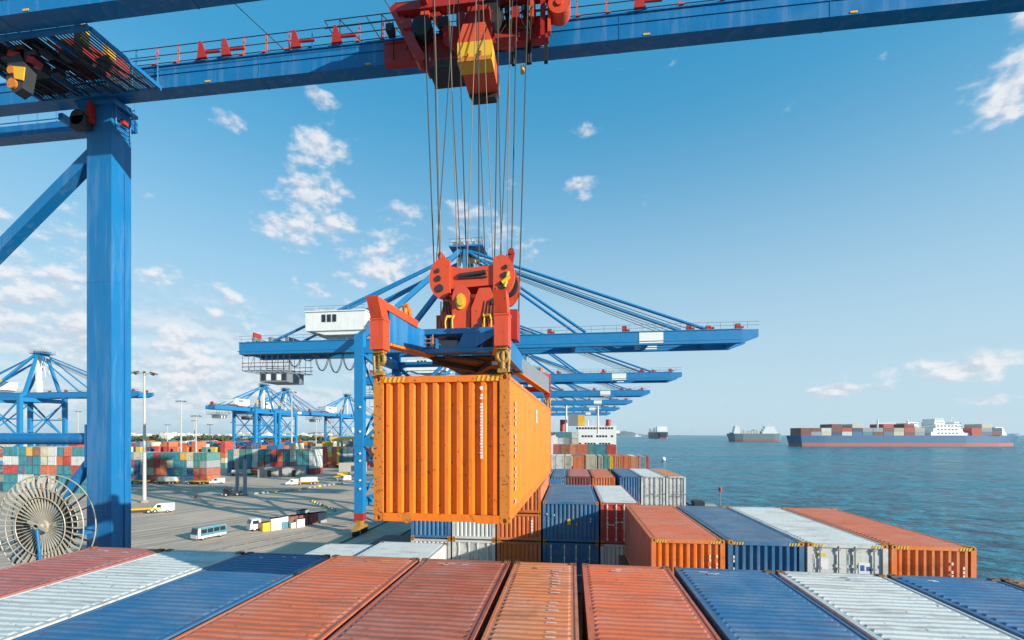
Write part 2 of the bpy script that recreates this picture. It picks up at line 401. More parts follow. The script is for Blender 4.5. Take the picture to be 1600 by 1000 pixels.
for i in range(len(sec) - 1):
    (y0, h0, z0), (y1, h1, z1) = sec[i], sec[i + 1]
    deck.add([(-h0 + .05, y0, z0 - .1), (h0 - .05, y0, z0 - .1), (h1 - .05, y1, z1 - .1), (-h1 + .05, y1, z1 - .1)], [(0, 1, 2, 3)])
part('deck', deck, 'deck_paint', ship)
def hatch(x0, x1, y0, y1, z1):      # world coordinates
    mb = MB(); mb.box(x0, x1, y0 - 60, y1 - 60, 9.0, z1 + 2); n = int((x1 - x0) / 2.6)
    for k in range(n + 1):
        x = x0 + 0.2 + (x1 - x0 - 0.4) * k / max(1, n); mb.box(x - .06, x + .06, y0 - 60.06, y0 - 60.003, 9.2, z1 + 1.9)
    part('hatch_cover', mb, 'deck_paint', ship)
hatch(-15.0, 13.2, 0.4, 12.75, 10.36)
hatch(2.4, 12.7, 15.8, 24.0, 10.36)
hatch(-15.2, -5.5, 15.8, 24.0, 7.92)
hatch(-15.2, 3.9, 24.15, 36.5, 8.2)
hatch(-5.2, 10.0, 38.6, 48.0, 7.96)
hatch(-8.0, 14.6, 87.0, 96.0, 9.8)
hatch(-8.0, 13.0, 107.0, 116.0, 9.1)
dk = MB(); dk.box(2.9, 19.0, 139, 155, 9.5, 22.3); dk.box(-15, 2.89, 141, 155, 9.5, 19.6); dk.box(19.01, 20.6, 139.6, 143, 19.0, 20.2)
part('deckhouse', dk, 'white_paint', ship)
for row, z in enumerate((21.2, 17.8, 14.6)):
    for k in range(13):
        if (k * 7 + row * 3) % 5 == 0 and row: continue
        w = MB(); w.box(-0.42, 0.42, -0.05, 0.02, -0.42, 0.42); part('window', w, 'glass', ship, (2.6 + k * 1.22, 138.97, z))
tw = MB(); tw.box(-1.2, 3.0, 140, 147, 22.4, 27.3); part('casing', tw, 'grey_steel', ship)
tw = MB(); tw.box(3.02, 5.9, 140.3, 146, 22.4, 27.0); part('casing', tw, 'yellow', ship, label='yellow casing beside the grey one')
for x, z0, z1 in ((-3.6, 19.8, 24.9), (15.8, 22.35, 24.9)):
    f = MB(); f.tube((x, 139.5, z0), (x, 139.5, z1 - .6), 1.15, 14); f.tube((x, 139.5, z1 - .6), (x, 139.5, z1), 1.2, 14); part('funnel', f, 'c_red', ship)
for x, z1 in ((-2.0, 31), (11.4, 30.6)):
    f = MB(); f.tube((x, 139.2, 19.0), (x, 139.2, z1), 0.42, 8, 0.3); f.box(x - 1.2, x + 1.2, 139.1, 139.3, z1 - 1.0, z1 - .8); part('mast', f, 'white_paint', ship)
ra = MB()
for k in range(18): ra.tube((5 + k * .8, 139.1, 22.3), (5 + k * .8, 139.1, 23.3), .04, 4)
ra.tube((5, 139.1, 23.3), (18.6, 139.1, 23.3), .04, 4); ra.tube((5, 139.1, 22.8), (18.6, 139.1, 22.8), .03, 4)
ra.tube((7.2, 141, 22.3), (7.2, 141, 24.5), .5, 8); ra.ring((9, 141, 24), (0, 1, 0), .8, .08, 14, 5)
part('railing', ra, 'white_paint', ship)
sg = MB(); sg.box(14.8, 16.0, -2.0, -0.4, 6.8, 10.4); part('lookout_box', sg, 'dark_steel', ship)
sg = MB(); sg.box(16.05, 17.4, -1.8, -0.6, 7.2, 10.0); sg.box(15.2, 16.3, -1.8, -.6, 6.9, 7.19); part('lifeboat_cover', sg, 'c_beige', ship)
sg = MB(); sg.tube((18.8, 1.4, 7), (18.8, 1.4, 11.3), .06, 6); sg.tube((15.4, 1.4, 7.1), (18.85, 1.4, 7.1), .07, 6)
part('signal_post', sg, 'grey_steel', ship)
sg = MB(); sg.tube((18.8, 1.4, 11.31), (18.8, 1.4, 11.8), .22, 8); part('signal_lamp', sg, 'c_red', ship)

# ================================================================== CONTAINERS
CACHE = {}
def wave(a, b, pitch, depth):
    n = max(2, round((b - a) / pitch)); p = (b - a) / n; pts = [(a, 0)]
    for i in range(n):
        s = a + i * p; pts += [(s + p * .18, 0), (s + p * .36, depth), (s + p * .68, depth), (s + p * .86, 0)]
    pts.append((b, 0)); return pts
def casting_mesh():
    if 'cast' in CACHE: return CACHE['cast']
    mb = MB(); w, d, h = .178, .162, .118
    n = 10
    def face(fn, a, bb):                       # a square plate with an oval hole and a recessed well
        out = []; inn = []; dep = []
        for i in range(n):
            t = 2 * math.pi * (i + .5) / n; c, s_ = math.cos(t), math.sin(t); k = 1 / max(abs(c), abs(s_))
            out.append(fn(c * k * a, s_ * k * bb, 0)); inn.append(fn(c * .036, s_ * .045, 0)); dep.append(fn(c * .036, s_ * .045, .07))
        o = len(mb.v); mb.add(out + inn + dep, [(i, (i + 1) % n, n + (i + 1) % n, n + i) for i in range(n)] + [(n + i, n + (i + 1) % n, 2 * n + (i + 1) % n, 2 * n + i) for i in range(n)] + [tuple(range(2 * n, 3 * n))])
    face(lambda u, v, q: (u, -d / 2 + q, v), w / 2, h / 2); face(lambda u, v, q: (w / 2 - q, u, v), d / 2, h / 2)
    face(lambda u, v, q: (u, v, h / 2 - q), w / 2, d / 2)
    mb.add([(-w / 2, -d / 2, -h / 2), (-w / 2, d / 2, -h / 2), (-w / 2, d / 2, h / 2), (-w / 2, -d / 2, h / 2), (w / 2, d / 2, -h / 2), (w / 2, d / 2, h / 2), (w / 2, -d / 2, -h / 2)],
           [(0, 3, 2, 1), (1, 2, 5, 4), (0, 1, 4, 6)])
    CACHE['cast'] = mb.mesh('corner_casting'); return CACHE['cast']
def container_meshes(w, l, h, pit, dep=.05):
    key = (round(w, 2), round(l, 2), round(h, 2), pit, dep)
    if key in CACHE: return CACHE[key]
    hw, hl = w / 2, l / 2; D = {}
    fr = MB()
    for sx in (-1, 1):
        for sy in (-1, 1):
            x = sx * (hw - .075); y = sy * (hl - .075); fr.box(x - .075, x + .075, y - .075, y + .075, .12, h - .12)
        x = sx * (hw - .035)
        fr.box(x - .03, x + .03, -hl + .152, hl - .152, h - .095, h - .035); fr.box(x - .025, x + .025, -hl + .152, hl - .152, .02, .17)
    for sy in (-1, 1):
        y = sy * (hl - .055); fr.box(-hw + .152, hw - .152, y - .05, y + .05, h - .135, h - .02); fr.box(-hw + .152, hw - .152, y - .05, y + .05, .02, .15)
    fr.box(-hw + .07, hw - .07, -hl + .12, hl - .12, .10, .16)
    D['frame'] = fr.mesh('frame')
    rf = MB(); pr = wave(-hl + .12, hl - .12, pit, .028); xs = [(-hw + .055, 0), (-hw + .15, 0), (-hw + .20, 1), (hw - .20, 1), (hw - .15, 0), (hw - .055, 0)]
    n = len(pr); vs = []
    for (x, k) in xs: vs += [(x, u, h - .045 + k * v) for u, v in pr]
    rf.add(vs, [(j * n + i, (j + 1) * n + i, (j + 1) * n + i + 1, j * n + i + 1) for j in range(len(xs) - 1) for i in range(n - 1)])
    D['roof'] = rf.mesh('roof')
    sp = MB().strip(wave(-hl + .15, hl - .15, .28, .036), lambda u, v, q: (v - .036, u, q), .17, h - .095); D['side'] = sp.mesh('side_panel')
    ep = MB().strip(wave(-hw + .15, hw - .15, .225, dep), lambda u, v, q: (u, dep - v, q), .15, h - .135)
    D['end'] = ep.mesh('end_panel')
    dw = hw - .16
    dl = MB(); dl.box(-dw / 2, dw / 2, 0, .04, .16, h - .14)
    for k in range(5):
        z0 = .24 + k * (h - .5) / 5; dl.box(-dw / 2 + .05, dw / 2 - .05, -.014, -.001, z0, z0 + (h - .5) / 5 - .10)
    D['door'] = dl.mesh('door')
    lr = MB(); lr.tube((0, 0, .10), (0, 0, h - .08), .022, 7)
    for z in (.2, .8, h * .5, h - .8, h - .2): lr.cbox(0, .01, z, .10, .05, .06)
    D['rod'] = lr.mesh('lock_rod')
    hd = MB(); hd.cbox(0, 0, 0, .42, .03, .035); hd.cbox(.17, .01, 0, .06, .05, .10); D['handle'] = hd.mesh('handle')
    CACHE[key] = D; return D
def container(x0, x1, y0, y1, z0, z1, col, label, end='panel', lod=0, roof=None, pit=.21, rods='mark_white', group='containers on the ship deck', fmat=None, cmat='casting', gap=.05, dep=.05, side=None):
    w, l, h = x1 - x0 - 2 * gap, y1 - y0, z1 - z0
    t = thing('shipping_container', label, 'container', ((x0 + x1) / 2, (y0 + y1) / 2, z0), 0, group)
    D = container_meshes(w, l, h, pit, dep); cm = 'c_' + col; hw, hl = w / 2, l / 2
    part('frame', D['frame'], fmat or cm, t); part('roof', D['roof'], 'c_' + roof if roof else cm, t)
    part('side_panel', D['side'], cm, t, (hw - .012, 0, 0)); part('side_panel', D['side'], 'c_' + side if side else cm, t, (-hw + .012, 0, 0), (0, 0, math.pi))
    part('end_panel', D['end'], cm, t, (0, hl - .02, 0), (0, 0, math.pi))
    if end == 'panel': part('end_panel', D['end'], cm, t, (0, -hl + .02, 0))
    else:
        dw = hw - .16
        for s in (-1, 1):
            d = part('door', D['door'], cm, t, (s * (dw / 2 + .006), -hl + .06, 0))
            for q in (-.28, .26):
                part('lock_rod', D['rod'], rods, d, (q * dw, -.055, 0))
                part('handle', D['handle'], rods, d, (q * dw + .14, -.09, .95 if q < 0 else 1.1))
    if lod == 0:
        cmh = casting_mesh()
        for sx in (-1, 1):
            for sy in (-1, 1):
                for zz in (.06, h - .06):
                    o = part('corner_casting', cmh, cmat, t, (sx * (hw - .086), sy * (hl - .079), zz), (0, 0, 0 if sy < 0 else math.pi))
                    if sx < 0 and sy < 0: o.scale = (-1, 1, 1)
                    if sx > 0 and sy > 0: o.scale = (-1, 1, 1)
    return t
def hazard(t, w, h, l, n=4):
    for sx in (-1, 1):
        for k in range(n):
            x = sx * (w / 2 - .22 - .085 * k); mb = MB(); y = -l / 2 - .006
            mb.add([(x - .03, y, h - .125), (x + .01, y, h - .125), (x + .045, y, h - .03), (x + .005, y, h - .03), (x - .03, y + .004, h - .125), (x + .01, y + .004, h - .125), (x + .045, y + .004, h - .03), (x + .005, y + .004, h - .03)],
                   [(0, 1, 2, 3), (7, 6, 5, 4), (0, 4, 5, 1), (1, 5, 6, 2), (2, 6, 7, 3), (3, 7, 4, 0)])
            part('hazard_stripe', mb, 'mark_yellow', t)
def marks(t, pts, mat='mark_white', name='painted_mark'):
    if len(pts) <= 6:
        for q in pts: o = part(name, MB().box(*q), mat, t)
        return o
    mb = MB()
    for q in pts: mb.box(*q)
    o = part(name, mb, mat, t); o['kind'] = 'stuff'
    return o

ZT, Z0 = 13.0, 10.4
NX = [-14.95, -12.3, -9.63, -6.91, -4.22, -1.62, 0.22, 2.65, 5.18, 7.81, 10.33, 12.9]
NEAR = [('rose', 'faded rose red container at the left end of the nearest row'), ('white', 'white container in the nearest row, second from the left end'),
        ('blue', 'blue container left of the orange one in the nearest row'), ('coral', 'bright orange coral container in the nearest row right of the blue one'),
        ('brick', 'dull brick red container in the nearest row below the hanging box'), ('tan orange', 'narrow tan orange container with white patches in the nearest row'),
        ('coral', 'coral red container in the nearest row right of the narrow tan one'), ('blue', 'blue container between coral and white ones in the nearest row'),
        ('white', 'white container between two blue ones at right of the nearest row'), ('blue', 'blue container right of the white one, near the row\'s right end'),
        ('brown', 'brown container at the far right end of the nearest row')]
near = []
from mathutils import noise as mnz
def dented_roof(o, w, l, h, seed):
    hw, hl = w / 2, l / 2; rf = MB(); pr = wave(-hl + .12, hl - .12, .21, .028); n = len(pr)
    xs = [(-hw + .055, 0), (-hw + .15, 0), (-hw + .20, 1)] + [(-hw + .20 + (w - .4) * k / 12, 1) for k in range(1, 12)] + [(hw - .20, 1), (hw - .15, 0), (hw - .055, 0)]
    vs = []
    for (x, k) in xs:
        for u, v in pr:
            q = mnz.noise(Vector((x * .9, u * .55, seed * 7.3))); q2 = mnz.noise(Vector((x * 2.6, u * 2.1, seed * 3.1)))
            vs.append((x, u + k * .012 * q2, h - .048 + k * (v + .022 * min(0, q + .05) * 1.6 + .006 * q2)))
    rf.add(vs, [(j * n + i, (j + 1) * n + i, (j + 1) * n + i + 1, j * n + i + 1) for j in range(len(xs) - 1) for i in range(n - 1)])
    for ch in o.children:
        if ch.name.startswith('roof'):
            m_ = ch.material_slots[0].material; me = rf.mesh('roof'); me.materials.append(None); ch.data = me; ch.material_slots[0].link = 'OBJECT'; ch.material_slots[0].material = m_
for i, (c, lab) in enumerate(NEAR):
    gp = {4: .05, 5: .075, 6: .075}.get(i, .06)
    o = container(NX[i], NX[i + 1], 0.5, 12.68, Z0, ZT, c, lab, group='nearest row of containers', gap=gp)
    near.append(o); dented_roof(o, NX[i + 1] - NX[i] - 2 * gp, 12.18, ZT - Z0, i + 1)
rn = random.Random(5)
for i, o in enumerate(near):
    w = NX[i + 1] - NX[i] - .12; h = 2.6
    q = []
    for k in range(rn.randint(2, 4)):
        x = rn.uniform(-w * .3, w * .2); y = 6.1 - rn.uniform(.35, .6); q.append((x, x + rn.uniform(.08, .22), y, y + .05, h - .016, h - .0145))
    marks(o, q, 'mark_yellow' if i in (3, 5) else 'mark_white')
q = []
for k in range(52):
    y = 5.55 - .2073 * k
    if rn.random() < .8: q.append((.24 + rn.uniform(-.02, .02), .24 + rn.uniform(.10, .22), y, y + .055, 2.5834, 2.5842))
plain('mark_faded', (0.85, 0.66, 0.52), 0.7)
marks(near[5], q, 'mark_faded')

B2 = [(2.66, 5.08, 'orange', 'panel', 'coral', 'orange container with coral roof and dark shaded side, second row behind the nearest'),
      (5.12, 7.52, 'blue', 'panel', 'slate blue', 'blue container with dull blue roof in the second row right of the orange one'),
      (7.56, 10.0, 'white', 'doors', 'white', 'white container with doors and stickers facing us in the second row'),
      (10.04, 12.5, 'orange', 'panel', 'coral', 'orange container with coral roof at the seaward end of the second row')]
b2 = []
for i, (a, bb, c, e, r, lab) in enumerate(B2):
    o = container(a, bb, 16.0, 23.7, Z0, ZT, c, lab, e, roof=r, group='second row of containers', gap=.03, rods='c_grey', cmat='casting_o', dep=.07, side='brick' if i == 0 else None); b2.append(o)  # first box: brick on the orange box's left side paints in its shade
    hazard(o, bb - a, 2.6, 7.7)
marks(b2[2], [(-.95, -.55, -3.815, -3.81, 1.75, 2.1), (.35, .75, -3.815, -3.81, 1.65, 2.0)], 'mark_white', 'sticker')
marks(b2[2], [(-.92, -.62, -3.815, -3.81, 2.18, 2.28)], 'mark_yellow', 'sticker'); marks(b2[2], [(.40, .52, -3.820, -3.816, 1.74, 1.92), (.58, .7, -3.820, -3.816, 1.74, 1.88)], 'sticker_blue', 'sticker')
marks(b2[2], [(-.4, -.1, -3.815, -3.81, 1.3, 1.36)], 'sticker_red', 'sticker')
for o, xs in ((b2[3], (.50, .82)), (b2[0], (.68, .9)), (b2[1], (-1.02,))):
    for x in xs: marks(o, [(x, x + .05, -3.862, -3.856, 1.5 + k * .13, 1.59 + k * .13) for k in range(5) if (k + int(x * 10)) % 4])
container(-13.3, -10.3, 16.6, 23.8, 8.0, 10.55, 'white', 'low white container roof at the ship\'s left side beyond the nearest row', roof='white', group='second row of containers')
container(-10.2, -6.5, 16.6, 23.8, 8.0, 10.75, 'white', 'white corrugated container below the blue one, left of the second row', group='second row of containers')

Y3 = 24.2
B3 = [(-10.9, -8.75, 33.5, 36.3, 8.2, 10.1, 'blue', 'panel', 'navy', 'small bright blue container with shade painted into its roof, by the crane wheels'),  # navy roof: shade lying on this blue box is put into its colour
      (-8.68, -6.42, Y3, 32.6, 8.25, 10.85, 'white', 'panel', None, 'pale white container under the blue one in the third row'),
      (-8.68, -6.42, Y3, 32.6, 10.9, 13.1, 'blue', 'panel', None, 'blue container just below the left half of the hanging box'),
      (-6.38, -3.98, Y3, 32.6, 8.25, 10.85, 'white', 'doors', None, 'lower white container of the white pair in the third row'),
      (-6.38, -3.98, Y3, 32.6, 10.9, 13.1, 'white', 'panel', None, 'upper white container of the white pair below the hanging box'),
      (-3.94, -1.54, Y3, 32.6, 8.25, 10.85, 'burnt orange', 'panel', None, 'lowest orange container of the orange stack in the third row'),
      (-3.94, -1.54, Y3, 32.6, 10.9, 12.32, 'burnt orange', 'panel', None, 'middle orange half height container in the third row\'s orange stack'),
      (-3.94, -1.54, Y3, 32.6, 12.36, 13.75, 'burnt orange', 'panel', None, 'top orange half height container in the third row\'s orange stack'),
      (-1.5, 1.45, Y3, 32.6, 8.25, 10.85, 'blue', 'doors', None, 'lower blue container with white door bars in the third row'),
      (-1.5, 1.45, Y3, 32.6, 10.9, 13.0, 'blue', 'panel', 'slate blue', 'wide blue container with yellow sticker in the third row'),
      (1.49, 3.55, Y3, 32.6, 8.25, 10.85, 'white', 'panel', None, 'lower white container under the red doors in the third row'),
      (1.49, 3.55, Y3, 32.6, 10.9, 13.0, 'red', 'doors', 'white', 'container with red doors and white roof in the third row'),
      (-2.95, -0.5, 33.4, 36.4, 8.25, 10.85, 'navy', 'panel', None, 'dark blue container under the bright blue doors'),
      (-2.95, -0.5, 33.4, 36.4, 10.9, 13.0, 'blue', 'doors', None, 'blue container with white door bars behind the orange stack')]
b3 = {}
for (a, bb, y0, y1, z0, z1, c, e, r, lab) in B3:
    b3[lab] = container(a, bb, y0, y1, z0, z1, c, lab, e, roof=r, group='third row of containers', gap=.03, cmat='casting_o', rods='mark_white')
o = b3['wide blue container with yellow sticker in the third row']
marks(o, [(-.16, .0, -4.255, -4.25, .9, 1.2)], 'mark_yellow', 'sticker')
for (x, z, mt) in ((-1.25, 1.4, 'mark_white'), (-.86, 1.35, 'mark_white'), (.3, .9, 'mark_yellow'), (1.0, 1.2, 'mark_white'), (1.0, 1.05, 'mark_white'), (.3, .45, 'post_rust'), (.5, 1.0, 'post_rust')):
    marks(o, [(x, x + .05, -4.255, -4.25, z, z + .09)], mt)
for lab, x in (('middle orange half height container in the third row\'s orange stack', .66), ('lowest orange container of the orange stack in the third row', .66)):
    marks(b3[lab], [(x, x + .09, -4.255, -4.25, .35 + k * .16, .48 + k * .16) for k in range(5)])

B4 = [(-4.2, -1.75, 'grey', 'panel', 'slate blue', 'grey container partly behind the hanging box in the fourth row'), (-1.7, -0.36, 'slate blue', 'panel', None, 'narrow grey blue container left of the maroon one in the fourth row'),
      (-0.32, 1.7, 'maroon', 'panel', 'rose', 'maroon fronted container with rose roof in the fourth row'), (1.74, 3.66, 'burnt orange', 'panel', 'coral', 'orange ribbed container with coral roof in the fourth row'),
      (3.98, 5.66, 'blue', 'panel', 'slate blue', 'blue ribbed container beside the white doors in the fourth row'), (5.7, 7.66, 'white', 'doors', None, 'white container with doors in the middle of the fourth row'),
      (7.7, 9.3, 'white', 'doors', 'tan orange', 'white container with doors and tan roof at the seaward end of the fourth row')]
for k, (a, bb, c, e, r, lab) in enumerate(B4):
    o = container(a, bb, 39.0, 47.6, 10.62 if k < 4 else 10.55, 13.02 if k < 4 else 13.1, c, lab, e, roof=r, lod=1, group='fourth row of containers', gap=.03, rods='c_grey')
    low = ('navy', 'grey', 'brick', 'blue', 'navy', 'white', 'cream')[k]
    container(a, bb, 39.0, 47.6, 7.96, 10.5, low, 'lower tier container under the ' + lab.split(' in the')[0].split(' at the')[0].split(' beside')[0].split(' partly')[0].split(' left of')[0], e, lod=1, group='fourth row of containers', gap=.03, rods='c_grey')
B5 = [(-5.9, -3.85, 'white'), (-3.78, -2.95, 'white'), (-2.9, -1.3, 'white'), (-1.2, .1, 'cream'), (.33, 2.5, 'burnt orange'), (2.73, 4.88, 'beige'), (5.1, 6.0, 'beige'), (6.1, 7.1, 'green'),
      (7.15, 7.8, 'yellow'), (7.85, 9.68, 'burnt orange'), (9.75, 10.95, 'burnt orange'), (11.0, 12.45, 'tan orange'), (12.55, 13.85, 'grey'), (13.9, 14.35, 'red')]
ORD = ['first', 'second', 'third', 'fourth', 'fifth', 'sixth', 'seventh', 'eighth', 'ninth', 'tenth', 'eleventh', 'twelfth', 'thirteenth', 'fourteenth', 'fifteenth', 'sixteenth', 'seventeenth', 'eighteenth', 'nineteenth', 'twentieth']
for k, (a, bb, c) in enumerate(B5):
    container(a, bb, 88, 95.5, 9.9, 12.5 - .01 * (k % 3), c, c + ' container in the fifth row, ' + ORD[k] + ' from its left end', 'panel' if k % 3 else 'doors', lod=1, group='fifth row of containers', roof={9: 'coral', 10: 'coral', 11: 'white', 4: 'slate blue'}.get(k), gap=.02, rods='c_grey')
B6 = [(-4.2, -2.6, 'rose', 'yellow'), (-2.5, -.4, 'brown', 'yellow'), (-.3, 1.25, 'tan orange', 'cream'), (1.3, 3.9, 'coral', 'burnt orange'), (3.95, 5.5, 'green', 'grey'), (5.55, 8.1, 'teal', 'red'), (8.2, 10.3, 'red', 'rose'), (10.35, 12.0, 'orange', 'burnt orange')]
for k, (a, bb, c, c2) in enumerate(B6):
    container(a, bb, 108, 114.1, 9.15, 11.65, c2, c2 + ' lower container in the sixth row before the deckhouse, ' + ORD[k] + ' from left', lod=1, group='sixth row of containers', gap=.02)
    if k < 7: container(a, bb, 108, 114.1, 11.7, 14.2, c, c + ' upper container in the sixth row before the deckhouse, ' + ORD[k] + ' from left', lod=1, group='sixth row of containers', gap=.02)
B7 = [(-5.4, -3.0, 'teal', 17.6), (-2.9, -.6, 'green', 17.6), (-5.4, -3.0, 'white', 15.1), (-2.9, -.6, 'grey', 15.1), (.3, 3.0, 'white', 17.5), (.3, 3.0, 'cream', 14.9)]
for k, (a, bb, c, zt) in enumerate(B7):
    container(a, bb, 186, 192, zt - 2.45, zt, c, c + (' upper' if zt > 16 else ' lower') + ' container beside the white deckhouse, ' + ORD[k // 2 if k < 4 else 4] + ' stack', lod=1, group='containers by the deckhouse', gap=.02)
hatch(-6, 3.4, 185.6, 192.5, 12.42)

# the container on the hook
HX0, HX1, HY0, HY1, HZ0, HZ1 = -3.58, -1.06, 8.05, 19.05, 14.92, 17.58
hang = container(HX0, HX1, HY0, HY1, HZ0, HZ1, 'hang', 'large orange corrugated container hanging from the spreader above the ship', gap=0.0, dep=.085, fmat='c_hang', cmat='post_rust', group=None)
if 'group' in hang: del hang['group']
hang.rotation_euler = (0, 0, rad(-1.3)); hang.location.x += .11
hw, hl, hh_ = 1.26, 5.5, 2.66
hazard(hang, 2.52, hh_, 11.0, 5)
for sx in (-1, 1):
    p = MB(); x = sx * (hw - .085); p.box(x - .088, x + .088, -hl - .004, -hl + .10, .118, hh_ - .118); part('corner_post', p, 'post_rust', hang)
    fp = MB(); a = sx * 1.08; c_ = sx * .55
    fp.prism([(min(a, c_), 0.0), (max(a, c_), 0.0) if sx > 0 else (max(a, c_) - .12, 0.0), (max(a, c_), .15), (min(a, c_), .15)] if sx < 0 else [(a, 0.0), (c_ + .12, 0.0), (c_, .15), (a, .15)], 'y', -hl - .002, -hl + .06)
    part('fork_pocket_plate', fp, 'c_hang', hang)
gp = MB(); gp.tube((-.62, -hl - .003, .07), (-.62, -hl + .05, .07), .10, 12); part('lug', gp, 'post_rust', hang)
rn = random.Random(21); q = []
z = hh_ - .22
for k in range(23):
    dz = .04 + .03 * (k in (0, 22)); 
    if k not in (1, 4):
        q.append((.74, .782, -hl + .012, -hl + .0165, z - dz, z))
        if k % 3 == 0: q.append((.725, .739, -hl + .012, -hl + .0165, z - dz * .6, z - .01))
    z -= dz + .014
marks(hang, q, name='code_lettering')
q = []; z = hh_ - .45
for k in range(16):
    if k % 5 != 4: q.append((hw - .004, hw - .001, -4.75, -4.66 + .03 * (k % 2), z - .08, z))
    z -= .125
marks(hang, q, name='code_lettering'); marks(hang, [(hw - .004, hw - .001, -.6, -.36, hh_ - .75, hh_ - .38)], name='data_plate')
# ================================================================== SPREADER AND HEADBLOCK
sp = thing('container_spreader', 'orange and blue lifting spreader with headblock gripping the hanging container', 'spreader', (-2.21, 13.4, 17.58), rad(-1.3))
# local: x across, y along the container, z above its roof
for sy in (-1, 1):
    for sx in (-1, 1):
        x, y = sx * 1.14, sy * 5.36
        p = MB(); p.box(x - .125, x + .125, y - .14, y + .14, .46, 1.02); p.prism([(y - sy * .14, 1.03), (y + sy * .16, 1.03), (y + sy * .34, 1.36), (y + sy * .02, 1.36)][::sy], 'x', x - .11, x + .11)
        p.box(x - .135, x + .135, y - .15, y + .15, .99, 1.03)
        post = part('end_post', p, 'crane_orange' if sy < 0 else 'crane_red', sp)
        k = MB(); k.ring((x, y, .30), (0, 1, 0) if sx > 0 else (.3, 1, 0), .10, .045, 14, 7); k.tube((x, y, .0), (x, y, .46), .05, 8); k.tube((x + .10 * sx, y, .02), (x + .12 * sx, y, .40), .03, 6)
        k.cbox(x, y, .44, .18, .18, .06); k.cbox(x, y, .04, .16, .14, .07)
        part('twistlock', k, 'hook', post)
        # the arm that reaches back to the middle frame
        a = MB(); a.bar((x - sx * .02, y - sy * .16, .92), (sx * .74, -3.7 if sy < 0 else -.9, .86), .20, .56, .20, .40); a2 = part('telescopic_arm', a, 'grey_steel' if sx > 0 else 'crane_blue', sp)
        b_ = MB(); b_.bar((x - sx * .02, y - sy * .16, .60), (sx * .74, -3.7 if sy < 0 else -.9, .62), .24, .05); part('arm_flange', b_, 'post_rust', a2)
        c_ = MB(); c_.bar((x, y + sy * .02, 1.30), (sx * .86, -4.35 if sy < 0 else 3.3, 1.16), .18, .14); part('arm_cap', c_, 'crane_orange' if sy < 0 else 'crane_red', a2)
        d_ = MB(); d_.ring((sx * .95, sy * 4.5, 1.34), (1, 0, 0), .13, .05, 14, 6); d_.bar((sx * .95, sy * 4.4, 1.2), (sx * .95, sy * 4.62, 1.5), .12, .10); part('guide_hook', d_, 'post_rust', a2)
for sy in (-1, 1):
    cb = MB(); y = sy * 5.36; cb.box(-1.0, 1.0, y - .09, y + .09, .66, .86) if sy > 0 else None
    if sy > 0: part('end_beam', cb, 'crane_red', sp)
FX = lambda x, y, z: (x * .84, (y + 2.0) * .80 - 3.95, (z - .88) * .70 + .62)      # middle frame sits towards the near end
SX = lambda x, y, z: (x * .80, y * .80 - 2.5, z * 1.22 - .80)
HX = lambda x, y, z: (x * .80, y * .80 - 2.5, z * .82 + .16)
f = MB()
for y in (-2.0, 2.0):
    f.box(-1.05, 1.05, y - .18, y + .18, 1.44, 1.60); f.box(-1.08, 1.08, y - .22, y + .22, .88, 1.0)
    for x in (-1.0, -.72, .2, .55, 1.0): f.box(x - .035, x + .035, y - .12, y + .12, 1.0, 1.44)
    f.prism([(-.05, 1.01), (.42, 1.01), (1.02, 1.43), (.12, 1.43)], 'y', y - .20, y - .13)
for x in (-.98, .98): f.box(x - .10, x + .10, -1.78, 1.78, .9, 1.56)
f.xf(FX); part('centre_frame', f, 'crane_blue', sp)
f = MB(); f.box(-.86, .86, -1.75, 1.75, .78, .87); f.bar((-.8, -1.6, .70), (.7, 1.6, .70), .16, .14); f.bar((.8, -1.6, .64), (-.7, 1.6, .64), .16, .1)
f.tube((-.3, -2.3, .74), (.5, -1.4, .74), .05, 8)
f.xf(FX); part('underframe', f, 'dark_steel', sp)
f = MB(); f.box(-.58, -.1, -1.95, -1.4, 1.01, 1.3); f.box(-.95, -.62, -2.0, -1.5, 1.01, 1.06); f.box(.2, .8, -1.7, -1.3, 1.0, 1.2); f.xf(FX); part('hydraulic_box', f, 'grey_steel', sp)
f = MB()
for z in (1.06, 1.18, 1.30): f.tube((-.95, -2.19, z), (-.62, -2.19, z), .014, 6)
for x in (-.92, -.66): f.tube((x, -2.19, 1.0), (x, -2.19, 1.42), .016, 6)
f.xf(FX); part('step_ladder', f, 'post_rust', sp)
# lug plates carrying the headblock
for sy in (-1, 1):
    pl = [(-.50, 1.62), (.02, 1.62), (.02, 2.3)] + [(-.24 + .26 * math.cos(a), 2.3 + .26 * math.sin(a)) for a in [math.pi * i / 12 for i in range(1, 12)]] + [(-.50, 2.3)]
    lg = MB(); y = sy * .78; lg.prism(pl, 'y', y - .09, y + .09); lug = part('lug_plate', lg.xf(SX), 'crane_orange', sp)
    pn = MB(); yy = y + sy * .10; pn.tube((-.24, yy - .02, 2.24), (-.24, yy + .05, 2.24), .15, 16); pn.tube((-.24, yy, 2.24), (-.24, yy + sy * .10, 2.24), .09, 12); part('pin', pn.xf(SX), 'yellow', lug)
f = MB(); f.box(-.75, .80, -.66, .66, 1.62, 1.98); f.prism([(.40, 1.62), (1.0, 1.62), (.86, 2.42), (.74, 2.42)], 'y', -.62, -.5); f.prism([(-1.0, 1.62), (-.40, 1.62), (-.5, 2.2), (-.66, 2.25)], 'y', -.3, .3)
f.box(-1.18, -.88, -.2, .35, 1.62, 2.12); f.box(.95, 1.26, -.1, .5, 1.62, 2.2)
part('spreader_saddle', f.xf(SX), 'crane_red', sp)
f = MB(); f.prism([(.08, 1.62), (.95, 1.62), (.9, 2.0), (.62, 2.46), (.3, 2.46), (.08, 2.1)], 'y', -.95, -.86); part('gusset_plate', f.xf(SX), 'crane_orange', sp)
